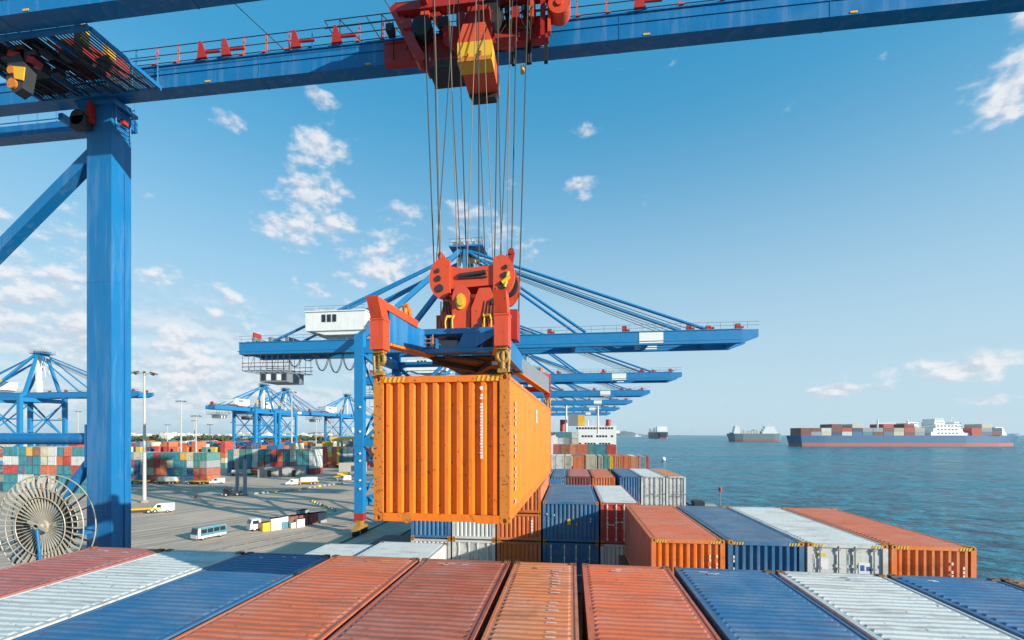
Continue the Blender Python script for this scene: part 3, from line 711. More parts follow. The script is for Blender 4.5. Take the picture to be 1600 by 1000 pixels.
f = MB(); f.prism([(-.98, 1.62), (-.56, 1.62), (-.56, 2.3), (-.8, 2.36), (-.98, 1.9)], 'y', -.6, -.5); part('gusset_plate', f.xf(SX), 'crane_orange', sp)
f = MB(); f.tube((.3, -1.0, 1.75), (.3, -.96, 1.75), .07, 10); part('bolt', f.xf(SX), 'dark_steel', sp)
f = MB(); f.tube((.7, -1.0, 2.2), (.7, -.96, 2.2), .06, 10); part('bolt', f.xf(SX), 'dark_steel', sp)
f = MB(); f.box(-.7, .7, -.45, .45, 2.0, 2.45); part('gearbox', f.xf(SX), 'crane_red', sp)
f = MB()
for k in range(5): f.path([(.35 + .09 * k, -.7, 2.5), (.45 + .09 * k, -.95, 2.2), (.4 + .1 * k, -.97, 1.9), (.5 + .09 * k, -.9, 1.62)], .018, 5)
part('hose_bundle', f.xf(SX), 'black', sp); f = MB()
for k in range(4): f.path([(-.9 + .07 * k, -.62, 2.3), (-.85 + .1 * k, -.8, 2.0), (-.8 + .08 * k, -.9, 1.63)], .018, 5)
part('hose_bundle', f.xf(SX), 'black', sp)
f = MB(); f.tube((.5, -.45, 2.05), (.5, .3, 2.05), .14, 10); f.box(.62, .9, -.5, -.2, 1.99, 2.4); part('motor', f.xf(SX), 'grey_steel', sp)
f = MB()
for s in (-1, 1):
    f.path([(s * .48, -.95, 1.95), (s * .62, -1.0, 1.95), (s * .66, -1.02, 1.85), (s * .64, -1.0, 1.63)], .028, 6); f.path([(s * .42, -.95, 1.97), (s * .46, -1.02, 1.9), (s * .45, -1.0, 1.63)], .028, 6)
part('hose', f.xf(SX), 'yellow', sp)
# headblock: two lobes joined by a plate
hb = MB()
for yy in (-.55, .45):
    hb.prism([(-.86, 2.62), (.80, 2.70), (.80, 3.30), (.45, 3.22), (-.30, 3.20), (-.86, 3.32)], 'y', yy, yy + .10)
hb.box(-.8, .75, -.44, .44, 2.74, 2.82); hb.box(-.7, .7, -.4, .4, 3.1, 3.16)
part('headblock_beam', hb.xf(HX), 'crane_orange', sp)
for s in (-1, 1):
    cx = s * .98; pts = []
    for i in range(22):
        a = math.pi * (-.5 + 1.0 * i / 21); pts.append((cx + s * .42 * math.cos(a) - s * .14, 2.92 + .58 * math.sin(a)))
    pts += [(cx - s * .34, 3.42), (cx - s * .34, 2.50)]
    for yy in (-.62, .50):
        lb = MB(); lb.prism(pts[::s], 'y', yy, yy + .12); part('headblock_cheek', lb.xf(HX), 'crane_orange', sp)
    sh = MB(); sh.tube((cx - s * .1, -.48, 2.92), (cx - s * .1, -.30, 2.92), .36, 20); sh.tube((cx - s * .1, .18, 2.92), (cx - s * .1, .36, 2.92), .36, 20); sh.tube((cx, -.66, 2.92), (cx, .66, 2.92), .08, 10); part('rope_sheave', sh.xf(HX), 'dark_steel', sp)
    bt = MB(); bt.tube((cx - s * .04, -.655, 2.64), (cx - s * .04, -.60, 2.64), .11, 14); bt.tube((cx + s * .02, -.66, 3.14), (cx + s * .02, -.6, 3.14), .06, 10); part('bolt', bt.xf(HX), 'dark_steel', sp)
    er = MB(); er.bar((cx - s * .02, 0, 3.40), (cx + s * .10, 0, 3.78), .16, .3, .12, .2); er.tube((cx + s * .10, -.12, 3.78), (cx + s * .10, .12, 3.78), .09, 12)
    er.bar((cx + s * .06, .2, 3.44), (cx - s * .5, .2, 3.22), .5, .05); part('rope_anchor', er.xf(HX), 'crane_red' if s > 0 else 'crane_orange', sp)
sl_ = MB(); sl_.tube((-.38, -.57, 2.98), (.42, -.57, 3.05), .07, 8); sl_.box(-.42, .46, -.60, -.57, 2.9, 2.93); part('slot_guard', sl_.xf(HX), 'dark_steel', sp)
wb = MB(); wb.tube((.98, -.64, 2.58), (1.08, -.64, 3.0), .05, 8); wb.tube((.9, -.66, 2.7), (1.12, -.64, 2.86), .06, 8); part('chain_guard', wb.xf(HX), 'yellow', sp)

# ================================================================== TROLLEY WITH ROPES
ZB = 29.85          # underside of the near crane's girders
tr = thing('crane_trolley', 'red hoist trolley with yellow cabinet on the near crane girders', 'trolley', (-3.0, 14.5, ZB))
f = MB(); f.box(-3.5, -.9, .95, 1.25, -.35, .32); f.box(-3.5, -.9, .92, 1.28, .32, .38); part('frame_beam', f, 'crane_red', tr)
f = MB(); f.box(-.2, 2.25, .95, 1.25, -.05, .62); f.box(-.2, 2.25, .92, 1.28, .62, .68); part('frame_beam', f, 'crane_red', tr)
f = MB(); f.box(-4.2, 3.2, -2.9, -2.5, .95, 1.5); part('frame_beam', f, 'crane_red', tr)
f = MB(); f.box(-2.9, 2.6, .55, .9, 1.05, 1.35); part('frame_beam', f, 'crane_red', tr)
f = MB(); f.bar((-3.1, .9, 1.5), (-2.05, .7, -.62), .26, .34); f.tube((-2.05, .5, -.62), (-2.05, .9, -.62), .18, 12); part('hanger_arm', f, 'crane_red', tr)
f = MB(); f.bar((-1.9, .8, 1.4), (-1.0, .75, .1), .24, .30); part('hanger_arm', f, 'crane_red', tr)
f = MB(); f.box(2.0, 2.16, .60, .82, -.25, 1.4); part('hanger_arm', f, 'crane_red', tr)
f = MB(); f.box(2.24, 2.34, .55, .75, -.2, .7); part('hanger_arm', f, 'crane_orange', tr)
f = MB(); f.tube((2.62, .45, .62), (2.62, .95, .62), .36, 18); f.tube((2.62, .40, .62), (2.62, 1.0, .62), .12, 10); part('sheave', f, 'crane_orange', tr)
f = MB(); f.tube((-2.0, .5, .45), (-2.0, .9, .45), .34, 18); part('sheave', f, 'dark_steel', tr)
f = MB(); f.tube((.35, .1, .25), (.35, .5, .25), .40, 18); f.tube((.35, .02, .25), (.35, .6, .25), .16, 10); part('sheave', f, 'dark_steel', tr)
f = MB(); f.prism([(-.3, .55), (.32, .35), (.5, -.25), (.2, -.75), (-.02, -.3), (-.4, -.05)], 'y', .0, .09); part('bracket', f, 'crane_red', tr); f = MB(); f.prism([(-1.2, .2), (-.5, .1), (-.45, -.5), (-.8, -.62), (-1.2, -.3)], 'y', .35, .5); part('bracket', f, 'crane_red', tr)
f = MB(); f.prism([(.5, -.2), (1.25, -.35), (1.1, -.75), (.62, -.62)], 'y', .4, .55); part('bracket', f, 'crane_red', tr); f = MB(); f.prism([(-2.0, -.5), (-1.2, -.5), (-1.25, -1.05), (-1.85, -1.05)], 'y', .8, .95); part('bracket', f, 'crane_red', tr)
# the tapered cabinet that hangs in the middle
def taper(mb, z0, z1, a0, a1, y0, y1, sh0, sh1):
    mb.add([(sh0 - a0, y0, z0), (sh0 + a0, y0, z0), (sh0 + a0, y1, z0), (sh0 - a0, y1, z0), (sh1 - a1, y0, z1), (sh1 + a1, y0, z1), (sh1 + a1, y1, z1), (sh1 - a1, y1, z1)],
           [(0, 3, 2, 1), (4, 5, 6, 7), (0, 1, 5, 4), (1, 2, 6, 5), (2, 3, 7, 6), (3, 0, 4, 7)])
f = MB(); taper(f, -2.12, -1.52, .53, .53, -.90, -.42, .12, .12); part('cabinet_cover', f, 'yellow', tr)
f = MB(); taper(f, -2.11, -1.50, .50, .52, -.41, .62, .14, .12); part('cabinet', f, 'crane_orange', tr)
f = MB(); taper(f, -1.50, -.95, .53, .34, -.88, .6, .12, .10); part('cabinet_cap', f, 'crane_orange', tr)
f = MB(); taper(f, -2.26, -2.115, .40, .46, .42, .72, .14, .14); f.tube((-.34, .5, -2.1), (-.2, .55, -2.25), .03, 6); part('cabinet_base', f, 'dark_steel', tr)
f = MB(); f.box(-.40, .62, -.93, -.902, -2.12, -2.0); f.tube((-.1, -.93, -1.95), (-.1, -.96, -1.95), .05, 10); f.tube((.3, -.93, -1.93), (.3, -.96, -1.93), .06, 10); part('warning_panel', f, 'post_rust', tr)
f = MB(); f.box(-.25, .45, -.2, .3, -.95, .2); part('cabinet_hanger', f, 'crane_red', tr)
f = MB(); f.box(-1.55, -.35, -.2, .7, -1.62, -1.55)
for x in (-1.5, -1.15, -.8, -.4): f.tube((x, -.18, -1.55), (x, -.18, -.9), .02, 5)
f.tube((-1.55, -.18, -1.2), (-.35, -.18, -1.2), .02, 5); f.box(-1.3, -.6, -.1, .5, -1.54, -1.3); part('service_platform', f, 'dark_steel', tr)
f = MB()
for k in range(9): f.tube((.7 + k * .22, .9, .70), (.7 + k * .22, .9, 1.15), .022, 5)
for z in (.85, 1.15): f.tube((.3, .9, z), (2.7, .9, z), .022, 5)
for k in range(6): f.box(.5 + k * .3, .62 + k * .3, .7, 1.2, .70, .9 + .1 * (k % 3))
part('machinery', f, 'dark_steel', tr)
f = MB()
for x in (1.05, 1.55, 1.62): f.tube((x, 1.1, -.75), (x, 1.1, -.1), .06, 8)
f.box(2.1, 2.22, 1.0, 1.15, -.78, -.2); part('cable_guide', f, 'black', tr)
f = MB(); f.tube((1.35, 1.2, -.98), (1.35, 1.2, -.72), .07, 8); part('lamp', f, 'yellow', tr)
ROPES = [(-4.62, 14.0, -3.36, 11.1), (-3.99, 13.0, -3.07, 10.7), (-3.21, 13.0, -3.21, 10.7), (-4.31, 14.0, -3.22, 11.1), (-3.56, 13.0, -2.66, 10.7), (-3.65, 13.0, -2.57, 10.7), (-3.51, 14.0, -2.53, 11.1), (-2.63, 13.0, -2.46, 10.7), (-2.8, 13.0, -1.99, 10.7), (-2.83, 14.0, -2.24, 11.1), (-2.59, 13.0, -1.8, 10.7), (-2.13, 13.0, -1.62, 10.7), (-2.18, 14.0, -1.86, 11.1), (-1.71, 13.0, -1.48, 10.7), (-1.55, 13.0, -1.66, 10.7), (-1.62, 14.0, -1.44, 11.1)]
for i, (xt, yt, xb, yb) in enumerate(ROPES):
    f = MB(); zb2 = 20.42 if (xb < -2.9 or xb > -1.75) else 20.1
    f.tube((xb + 3.0, yb - 14.5, zb2 - ZB), (xt + 3.0, yt - 14.5, 31.0 - ZB), .012 if i % 3 else .016, 6); part('hoist_rope', f, 'rope_worn' if i % 3 == 1 else 'rope', tr)
f = MB(); f.tube((1.72, -3.4, 18.75 - ZB), (1.85, -1.5, 31.0 - ZB), .018, 6); part('control_cable', f, 'rope', tr)
f = MB(); f.box(-2.2, 2.4, -1.9, -1.2, 1.12, 1.5); f.box(-2.2, 2.4, -.75, -.3, 1.12, 1.5)
for x in (-1.9, 2.0): f.box(x - .1, x + .1, -2.5, .55, 1.16, 1.46)
part('sheave_beam', f, 'crane_red', tr)

rn = random.Random(17)
for k in range(14):
    x0 = rn.uniform(-3.6, 2.4); f = MB(); f.path([(x0, rn.uniform(.6, 1.2), 1.2), (x0 + rn.uniform(-.3, .3), rn.uniform(.5, 1.0), rn.uniform(.2, .7)), (x0 + rn.uniform(-.7, .7), rn.uniform(.6, .95), rn.uniform(-.35, .1))], rn.uniform(.012, .03), 5); part('cable', f, 'black', tr)
for k in range(10):
    f = MB(); x0 = -3.3 + .62 * k; f.box(x0, x0 + rn.uniform(.12, .4), .6, .92, rn.uniform(.35, .5), rn.uniform(.6, 1.0)); part('fitting', f, ('dark_steel', 'crane_red', 'crane_orange')[k % 3], tr)
# ================================================================== NEAR CRANE (legs, girders, cable reel)
k1 = thing('quay_crane', 'near blue quay crane whose girders cross the top of the picture', 'crane', (-18.4, 14.5, 0))
def G1(x): return x + 18.4
LX0, LX1, LY0, LY1 = -.55, .55, 1.4, 2.22
f = MB(); f.box(LX0, LX1, LY0, LY1, 1.9, ZB - .02)
for z in (8.5, 15.7, 22.5): f.box(LX0 - .006, LX1 + .006, LY0 - .006, LY1 + .006, z, z + .025)
f.box(LX1, LX1 + .07, LY0 + .50, LY0 + .56, 2.0, 27.0); part('leg', f, 'crane_blue', k1)
f = MB(); f.box(LX0, LX1, -9.6, -8.8, 1.9, ZB - .02); part('leg', f, 'crane_blue', k1)
for y in (1.81, -9.2):
    f = MB(); f.box(-16.8, -15.7, y - .41, y + .41, 1.9, ZB - .02); part('leg', f, 'crane_blue', k1)
for x in (0, -16.2):
    f = MB(); f.box(x - .5, x + .5, -10.4, 3.0, 1.2, 1.88); part('sill_beam', f, 'crane_blue', k1)
    for y in (-9.2, 1.8):
        f = MB(); f.prism([(y - 1.3, .55), (y + 1.3, .55), (y + .8, 1.18), (y - .8, 1.18)], 'x', x - .35, x + .35)
        for q in (-.9, -.3, .3, .9): f.tube((x - .2, y + q, .35), (x + .2, y + q, .35), .28, 12)
        part('bogie', f, 'yellow', k1)
for x in (-16.2,):
    f = MB(); f.box(x - .4, x + .4, -8.79, 1.39, ZB - 1.3, ZB - .4); part('cross_beam', f, 'crane_blue', k1)
# box girders with rail ledge
for (y0, y1, nm) in ((-2.0, -1.42, 'n'), (1.40, 1.98, 'f')):
    f = MB(); f.box(G1(-42), G1(20), y0, y1, ZB, ZB + .82); f.box(G1(-42), G1(20), y0 - .05, y1 + .05, ZB + .82, ZB + .87); f.box(G1(-42), G1(20), y0 - .03, y0 - .001, ZB + .50, ZB + .54)
    for k in range(9): x = G1(-38 + 6.6 * k); f.box(x, x + .05, y0 - .012, y1 + .012, ZB - .012, ZB + .80)
    gd = part('girder', f, 'crane_blue', k1)
    for k in range(8):
        x = G1(-30 + 5.4 * k + (k % 3)); f = MB(); f.box(x, x + .22, y0 - .02, y0 - .008, ZB + .04, ZB + .10); part('cover_plate', f, 'yellow', gd)
f = MB()
for x in (-41, 19.4): f.box(G1(x) - .3, G1(x) + .3, -1.41, 1.39, ZB + .1, ZB + .7)
part('girder_tie', f, 'crane_blue', k1)
for x in (-36, -27.5, -20.9):
    f = MB(); f.box(G1(x) - .10, G1(x) + .10, 1.99, 3.6, ZB - .35, ZB - .08); part('walkway_bracket', f, 'crane_blue', k1)
f = MB(); f.box(G1(-42), G1(-19.0), 3.05, 3.6, ZB - .05, ZB + .42); part('walkway_beam', f, 'crane_blue', k1)
f = MB()
for k in range(24): f.tube((G1(-42 + k), 3.5, ZB + .43), (G1(-42 + k), 3.5, ZB + 1.4), .025, 5)
for z in (.9, 1.4): f.tube((G1(-42), 3.5, ZB + z), (G1(-19), 3.5, ZB + z), .025, 5)
part('walkway_rail', f, 'crane_blue', k1)
# stanchions, handrails and red stops along the far girder
YF = 1.55
rn = random.Random(8)
xs = [-16.9 + .92 * k for k in range(13)] + [-.6, .2, 1.2, 2.4, 3.6, 4.9, 6.3]
for k, x in enumerate(xs):
    f = MB(); f.box(G1(x) - .022, G1(x) + .022, YF - .02, YF + .02, ZB + .88, ZB + 1.75); f.box(G1(x) - .05, G1(x) + .12, YF - .25, YF + .05, ZB + .875, ZB + .91)
    part('stanchion', f, 'crane_orange' if k % 4 else 'crane_blue', k1)
for z in (1.1, 1.4, 1.72):
    f = MB(); f.tube((G1(-18), YF, ZB + z), (G1(8), YF, ZB + z), .016, 5); part('handrail', f, 'dark_steel', k1)
for x in (-13.9, -12.9, -10.1, -8.5, 2.2):
    f = MB(); f.prism([(G1(x) - .12, ZB + .88), (G1(x) + .28, ZB + .88), (G1(x) + .05, ZB + 1.5), (G1(x) - .05, ZB + 1.5)], 'y', YF - .3, YF - .2); f.tube((G1(x), YF - .25, ZB + 1.1), (G1(x) + .8, YF - .25, ZB + 1.08), .05, 6)
    part('rope_support', f, 'crane_red', k1)
f = MB()
for x in (-8.4, -6.8):
    f.tube((G1(x), YF - .1, ZB + .88), (G1(x), YF - .1, ZB + 1.9), .022, 5); f.tube((G1(x) - .6, YF - .1, ZB + 1.88), (G1(x), YF - .1, ZB + .9), .018, 5); f.tube((G1(x), YF - .1, ZB + 1.85), (G1(x) + .9, YF - .1, ZB + .9), .018, 5)
for z in (1.3, 1.6, 1.88): f.tube((G1(-9), YF - .1, ZB + z), (G1(-5.6), YF - .1, ZB + z), .018, 5)
part('gate_rail', f, 'dark_steel', k1)
f = MB()
for dy, dz in ((.2, 2.4), (.0, 2.75), (-.3, 3.1), (-.8, 2.2)): f.tube((G1(-17), dy, ZB + dz), (G1(4), dy, ZB + dz + .1), .018, 5)
f.tube((G1(-7.5), -.5, ZB + 3.2), (G1(-5.8), 1.5, ZB + .9), .016, 5); f.tube((G1(-13), .2, ZB + 3.0), (G1(-10.5), 1.5, ZB + .9), .016, 5)
part('stay_cable', f, 'dark_steel', k1)
# haunch where leg meets girder
f = MB(); f.prism([(LX0 - .75, ZB - .01), (LX0, ZB - .01), (LX0, ZB - 1.1)], 'y', 1.5, 2.1); f.box(LX0 - .1, LX1 + .22, LY0 - .1, LY1 + .1, ZB - .42, ZB - .3); part('haunch', f, 'crane_blue', k1)
f = MB(); f.tube((LX0 - .1, 1.1, ZB - 1.0), (LX0 - .1, 1.35, ZB - 1.0), .30, 14); f.box(LX0 - .4, LX0 + .3, 1.1, 1.38, ZB - 1.4, ZB - .95); part('junction_box', f, 'dark_steel', k1)
f = MB(); f.box(LX1 + .05, LX1 + .22, 1.7, 1.9, ZB - 1.0, ZB - .8); part('buffer', f, 'crane_red', k1)
f = MB(); f.prism([(LX0 + .05, ZB - 1.2), (LX0 + .42, ZB - 1.2), (LX0 + .42, ZB - .35), (LX0 + .28, ZB - .35)], 'y', 1.2, 1.385); part('buffer', f, 'crane_red', k1)
f = MB()
for k in range(7): f.tube((LX1 + .1, 1.5, ZB - .4 - .16 * k), (LX1 + .1, 2.1, ZB - .4 - .16 * k), .02, 5)
f.tube((LX1 + .1, 1.5, ZB - 1.5), (LX1 + .1, 1.5, ZB - .1), .025, 5); f.tube((LX1 + .1, 2.1, ZB - 1.5), (LX1 + .1, 2.1, ZB - .1), .025, 5); part('ladder', f, 'crane_blue', k1)
# braces between the legs
f = MB(); f.bar((LX0 + .02, 1.8, 27.85), (-15.75, 1.8, 15.6), .40, .42); part('brace', f, 'crane_blue', k1)
f = MB(); f.tube((LX0 + .01, 1.8, 16.33), (-15.69, 1.8, 16.33), .235, 16); f.tube((LX0 - .01, 1.8, 16.33), (LX0 - .3, 1.8, 16.33), .30, 16, .25); part('tie_tube', f, 'crane_blue', k1)
f = MB(); f.tube((LX0 + .02, 1.8, 15.75), (-4.4, 1.8, 11.3), .21, 14); part('tie_tube', f, 'crane_blue', k1)
f = MB(); f.box(-.72, LX0, 1.45, 2.15, 15.2, 16.9); part('gusset', f, 'crane_blue', k1)
f = MB(); f.box(-2.6, -.56, 1.0, 1.8, 11.2, 11.45); f.box(-.5, -.3, -.2, 1.39, 12.6, 12.9); f.box(-.52, -.28, -.02, .3, 11.3, 13.4); part('reel_bracket', f, 'crane_blue', k1)
# cable reel
RC = Vector((-.24, -.25, 13.25)); RR = 1.77
rl = MB(); rl.ring(RC + Vector((0, -.20, 0)), (0, 1, 0), RR, .022, 60, 6); rl.ring(RC + Vector((0, -.24, 0)), (0, 1, 0), RR * .78, .016, 56, 6); rl.ring(RC + Vector((0, -.20, 0)), (0, 1, 0), RR * .58, .018, 48, 6)
rl.ring(RC + Vector((0, .22, 0)), (0, 1, 0), RR, .022, 60, 6); rl.ring(RC + Vector((0, .22, 0)), (0, 1, 0), RR * .58, .018, 48, 6)
reel = part('cable_reel', rl, 'reel_metal', k1)
sk = MB(); sk.bar((.16, -.06, 0), (RR * .58, -.14, 0), .05, .018, .055, .03); sk.bar((RR * .58, -.14, 0), (RR * .86, -.26, 0), .055, .03, .09, .04); sk.bar((RR * .86, -.26, 0), (RR, -.20, 0), .09, .04, .05, .03)
sk = sk.mesh('spoke'); sk2 = MB(); sk2.bar((.16, .06, 0), (RR, .22, 0), .05, .02, .08, .03); sk2 = sk2.mesh('spoke')
for k in range(44):
    a = 2 * math.pi * k / 44; part('spoke', sk, 'reel_metal', reel, RC, (0, a, 0))
for k in range(24):
    a = 2 * math.pi * (k + .4) / 24; part('spoke', sk2, 'dark_steel', reel, RC, (0, a, 0))
hb_ = MB(); hb_.tube(RC + Vector((0, -.16, 0)), RC + Vector((0, .3, 0)), .22, 18); hb_.tube(RC + Vector((0, -.34, 0)), RC + Vector((0, -.14, 0)), .09, 12); hb_.bar(RC + Vector((-.35, -.3, .18)), RC + Vector((.42, -.3, -.12)), .08, .09)
part('hub', hb_, 'reel_metal', reel)
cw = MB(); cw.ring(RC, (0, 1, 0), .9, .13, 44, 8); cw.ring(RC, (0, 1, 0), 1.1, .11, 44, 8); part('wound_cable', cw, 'rubber', reel)
cb = MB(); cb.path([tuple(RC + Vector((.02, -.3, -.1))), tuple(RC + Vector((.12, -.3, -.9))), tuple(RC + Vector((.12, -.28, -2.6)))], .05, 6); cb.box(RC.x + .2, RC.x + .45, RC.y - .1, RC.y + .3, 11.46, 12.75); part('cable_guide', cb, 'crane_blue', reel)
# service platform slung under the girders at left
pf = thing('service_platform', 'dark grated service platform with red drive slung between the near girders', 'platform', (-17.6, 14.5, ZB - .05))
f = MB()
for y in (-1.35, 1.30): f.box(-3.2, 2.0, y - .05, y + .05, -.10, .06)
for x in (-3.2, -1.4, .4, 2.0): f.box(x - .05, x + .05, -1.3, 1.25, -.10, .04)
part('frame', f, 'crane_blue', pf)
f = MB(); f.box(-3.1, -1.6, -1.2, 1.15, .045, .07); f.box(-.9, -.2, -1.2, .2, .045, .07); part('floor_plate', f, 'dark_steel', pf)
f = MB()
for k in range(9): x = -2.9 + .52 * k; f.tube((x, -1.2, -.16 - .03 * (k % 3)), (x + .5, 1.1, -.16 - .03 * (k % 2)), .04, 6); f.cbox(x, -.8 + .2 * (k % 5), -.2, .22, .3, .16)
part('pipework', f, 'dark_steel', pf)
gr = MB(); gr.box(-.012, .012, -1.28, 1.23, -.02, .03); gr = gr.mesh('grating_bar')
for k in range(40): part('grating_bar', gr, 'dark_steel', pf, (-3.1 + .128 * k, 0, .0))
f = MB()
for x in (-3.1, -2.2, -1.2, -.2, .8, 1.9): f.tube((x, 1.28, .06), (x, 1.28, 1.1), .022, 5); f.tube((x, -1.33, .06), (x, -1.33, 1.1), .022, 5)
for z in (.6, 1.1):
    for y in (1.28, -1.33): f.tube((-3.2, y, z), (2.0, y, z), .022, 5)
part('handrail', f, 'crane_blue_far', pf)
f = MB(); f.box(-.6, .5, -.3, .7, .05, .75); f.tube((-.2, .8, .5), (.9, .8, .5), .3, 12); part('drive_housing', f, 'crane_red', pf)
f = MB(); f.box(.9, 1.15, -.9, -.6, .05, .8); part('control_box', f, 'yellow', pf); f = MB(); f.box(1.2, 1.4, -.2, .1, .05, .6); part('control_box', f, 'yellow', pf)
f = MB(); f.box(-1.6, -.9, -1.0, -.2, -.5, -.12); f.tube((-1.9, -.9, -.3), (-.5, -.9, -.2), .1, 8); part('cable_tray', f, 'dark_steel', pf)
# sheave block hanging at its end
hk = thing('sheave_block', 'small red and yellow sheave block hanging at the left end of the girders', 'sheave block', (-18.75, 13.6, ZB - 1.1))
f = MB(); f.prism([(-.36, .62), (.1, .75), (.38, .25), (.22, -.45), (-.1, -.6), (-.42, -.2)], 'y', -.16, .16); part('cheek', f, 'dark_steel', hk)
f = MB(); f.prism([(-.1, .30), (.36, .22), (.30, -.22), (-.05, -.12)], 'y', -.20, -.165); part('cover', f, 'yellow', hk)
f = MB(); f.tube((-.18, -.22, .18), (-.18, -.161, .18), .14, 14); f.tube((-.12, -.24, -.3), (-.12, -.161, -.3), .17, 14); part('sheave', f, 'post_rust', hk)
f = MB(); f.bar((-.4, 0, .85), (.5, .1, .55), .3, .22); f.box(-.3, .2, -.1, .1, .62, 1.1); part('yoke', f, 'crane_red', hk)

# ================================================================== QUAY CRANES BEHIND
def build_crane(label, group):
    r = thing('quay_crane', label, 'crane', group=group)
    Gg, Wd, zb, gh, tip, back, za = -17.0, 8.0, 31.1, 2.1, 47.0, -42.5, 49.0
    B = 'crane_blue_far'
    for x in (0, Gg):
        for y in (-Wd, Wd):
            f = MB(); f.box(x - .75, x + .75, y - .6, y + .6, 2.4, zb + (2.0 if x else 1.2)); f.box(x - .8, x + .8, y - .65, y + .65, 14.6, 15.6)
            part('leg', f, B, r)
            f = MB(); f.prism([(y - 2.3, .9), (y + 2.3, .9), (y + 1.2, 1.58), (y - 1.2, 1.58)], 'x', x - .5, x + .5); f.box(x - .4, x + .4, y - .7, y + .7, 1.58, 2.38)
            bo = part('bogie', f, 'hook', r)
            f = MB()
            for q in (-1.9, -1.1, 1.1, 1.9): f.tube((x - .25, y + q, .5), (x + .25, y + q, .5), .45, 12)
            part('wheel_set', f, 'black', bo)
            f = MB(); f.box(x - .6, x + .6, y - .65, y + .65, 2.4, 3.3) if False else f.box(x - .78, x + .78, y - .63, y + .63, 2.4, 3.6); part('leg_foot', f, 'crane_red', r)
        f = MB(); f.box(x - .6, x + .6, -Wd + .6, Wd - .6, 4.6, 5.9); part('sill_beam', f, B, r)
        f = MB(); f.box(x - .6, x + .6, -Wd + .6, Wd - .6, zb - 1.7, zb - .1); part('cross_beam', f, B, r)
    for y in (-Wd, Wd):
        f = MB(); f.box(Gg + .8, -.8, y - .45, y + .45, 14.5, 15.7); part('portal_beam', f, B, r)
        f = MB(); f.box(Gg + .8, -.8, y - .4, y + .4, zb - 1.2, zb - .2); part('portal_beam', f, B, r)
        f = MB(); f.tube((-.7, y, 15.6), (Gg + .7, y, zb - 1.4), .36, 8); part('brace', f, B, r)
        f = MB(); f.tube((Gg + .7, y, 15.6), (-.7, y, zb - 1.4), .30, 8); part('brace', f, B, r)
    for x in (0, Gg):
        for (za_, zb_) in ((6.0, 14.5), (15.6, zb - 1.8)):
            for s in (-1, 1):
                f = MB(); f.tube((x, -s * (Wd - .5), za_), (x, s * (Wd - .5), zb_), .24, 8); part('side_brace', f, B, r)
    for y in (-Wd, Wd):
        f = MB(); f.tube((Gg + .7, y, 22.6), (-.7, y, 22.6), .26, 8); part('brace', f, B, r)
    for y in (-2.8, 2.8):
        f = MB(); f.box(back, tip - 2.5, y - .5, y + .5, zb, zb + gh); f.add([(tip - 2.5, y - .5, zb), (tip - 2.5, y + .5, zb), (tip - 2.5, y + .5, zb + gh), (tip - 2.5, y - .5, zb + gh), (tip, y - .4, zb + .9), (tip, y + .4, zb + .9), (tip, y + .4, zb + gh), (tip, y - .4, zb + gh)], [(0, 4, 5, 1), (1, 5, 6, 2), (2, 6, 7, 3), (3, 7, 4, 0), (4, 7, 6, 5)])
        f.box(back, tip - 2.5, y - .62, y + .62, zb + gh, zb + gh + .12); f.box(back - .3, tip - 2.6, y - .56, y + .56, zb + .5, zb + .62)
        gd = part('girder', f, B, r)
        f = MB(); f.box(28.6, 32.4, y - .56, y - .51, zb + .25, zb + gh - .1); part('sign_panel', f, 'white_paint', gd)
        f = MB(); n = 0
        for k in range(44): x = back + .5 + k * 2.03; f.tube((x, y - .55, zb + gh + .12), (x, y - .55, zb + gh + 1.2), .035, 4)
        for z in (.65, 1.2): f.tube((back, y - .55, zb + gh + z), (tip, y - .55, zb + gh + z), .03, 4)
        part('handrail', f, 'grey_steel', gd)
    f = MB()
    for x in (back + .6, -30, -8, 6, 18, 30, 40, tip - 3): f.box(x - .35, x + .35, -2.29, 2.29, zb + .2, zb + gh - .2)
    part('girder_tie', f, B, r)
    # A-frame
    for y in (-1, 1):
        f = MB(); f.bar((0.0, y * 6.5, zb + 1.2), (-.6, y * 1.6, za), 1.0, 1.0, .8, .8); f.bar((0, y * 7.6, zb + .6), (0, y * 6.4, zb + 1.6), 1.0, 1.2); part('mast_leg', f, B, r)
        f = MB(); f.bar((Gg, y * 6.5, zb + 2.0), (-1.2, y * 1.6, za), .8, .8); part('mast_leg', f, B, r)
        f = MB(); f.bar((Gg + 3.0, y * 5.7, zb + 5.2), (Gg + 4.8, y * 5.2, zb + 7.2), .86, .86); part('warning_band', f, 'yellow', r)
        for (x, z, rr) in ((39.0, zb + gh + .3, .26), (20.0, zb + gh + .3, .26), (-28.0, zb + 5.0, .26), (-36.0, zb + gh + .3, .24)):
            f = MB(); f.tube((-.6, y * 1.7, za - .3), (x, y * 2.8, z), rr, 6); part('stay', f, B, r)
        f = MB()
        for q in (.5, .9, 1.3): f.tube((-.4, y * 1.5, za - .8 - q * .3), (38 - q * 3, y * 2.4, zb + gh + .5), .05, 4)
        part('boom_rope', f, 'rope', r)
        for (x, dx) in ((6.5, .0), (14.0, .5), (26.3, .8), (36.5, .4), (39.5, 0), (44.0, .5)):
            f = MB(); f.box(x - .35, x + .35, y * 2.8 - .3, y * 2.8 + .3, zb + gh + .13, zb + gh + .8 + dx * .4); f.box(x - .1, x + .9, y * 2.8 - .1, y * 2.8 + .1, zb + gh + .3, zb + gh + .6); part('boom_stop', f, 'crane_red', r)
    f = MB(); f.box(-3.4, 2.6, -2.6, 2.6, za, za + .25); f.box(-1.6, .6, -1.9, 1.9, za - 1.0, za)
    part('apex_platform', f, B, r)
    f = MB(); rn = random.Random(2)
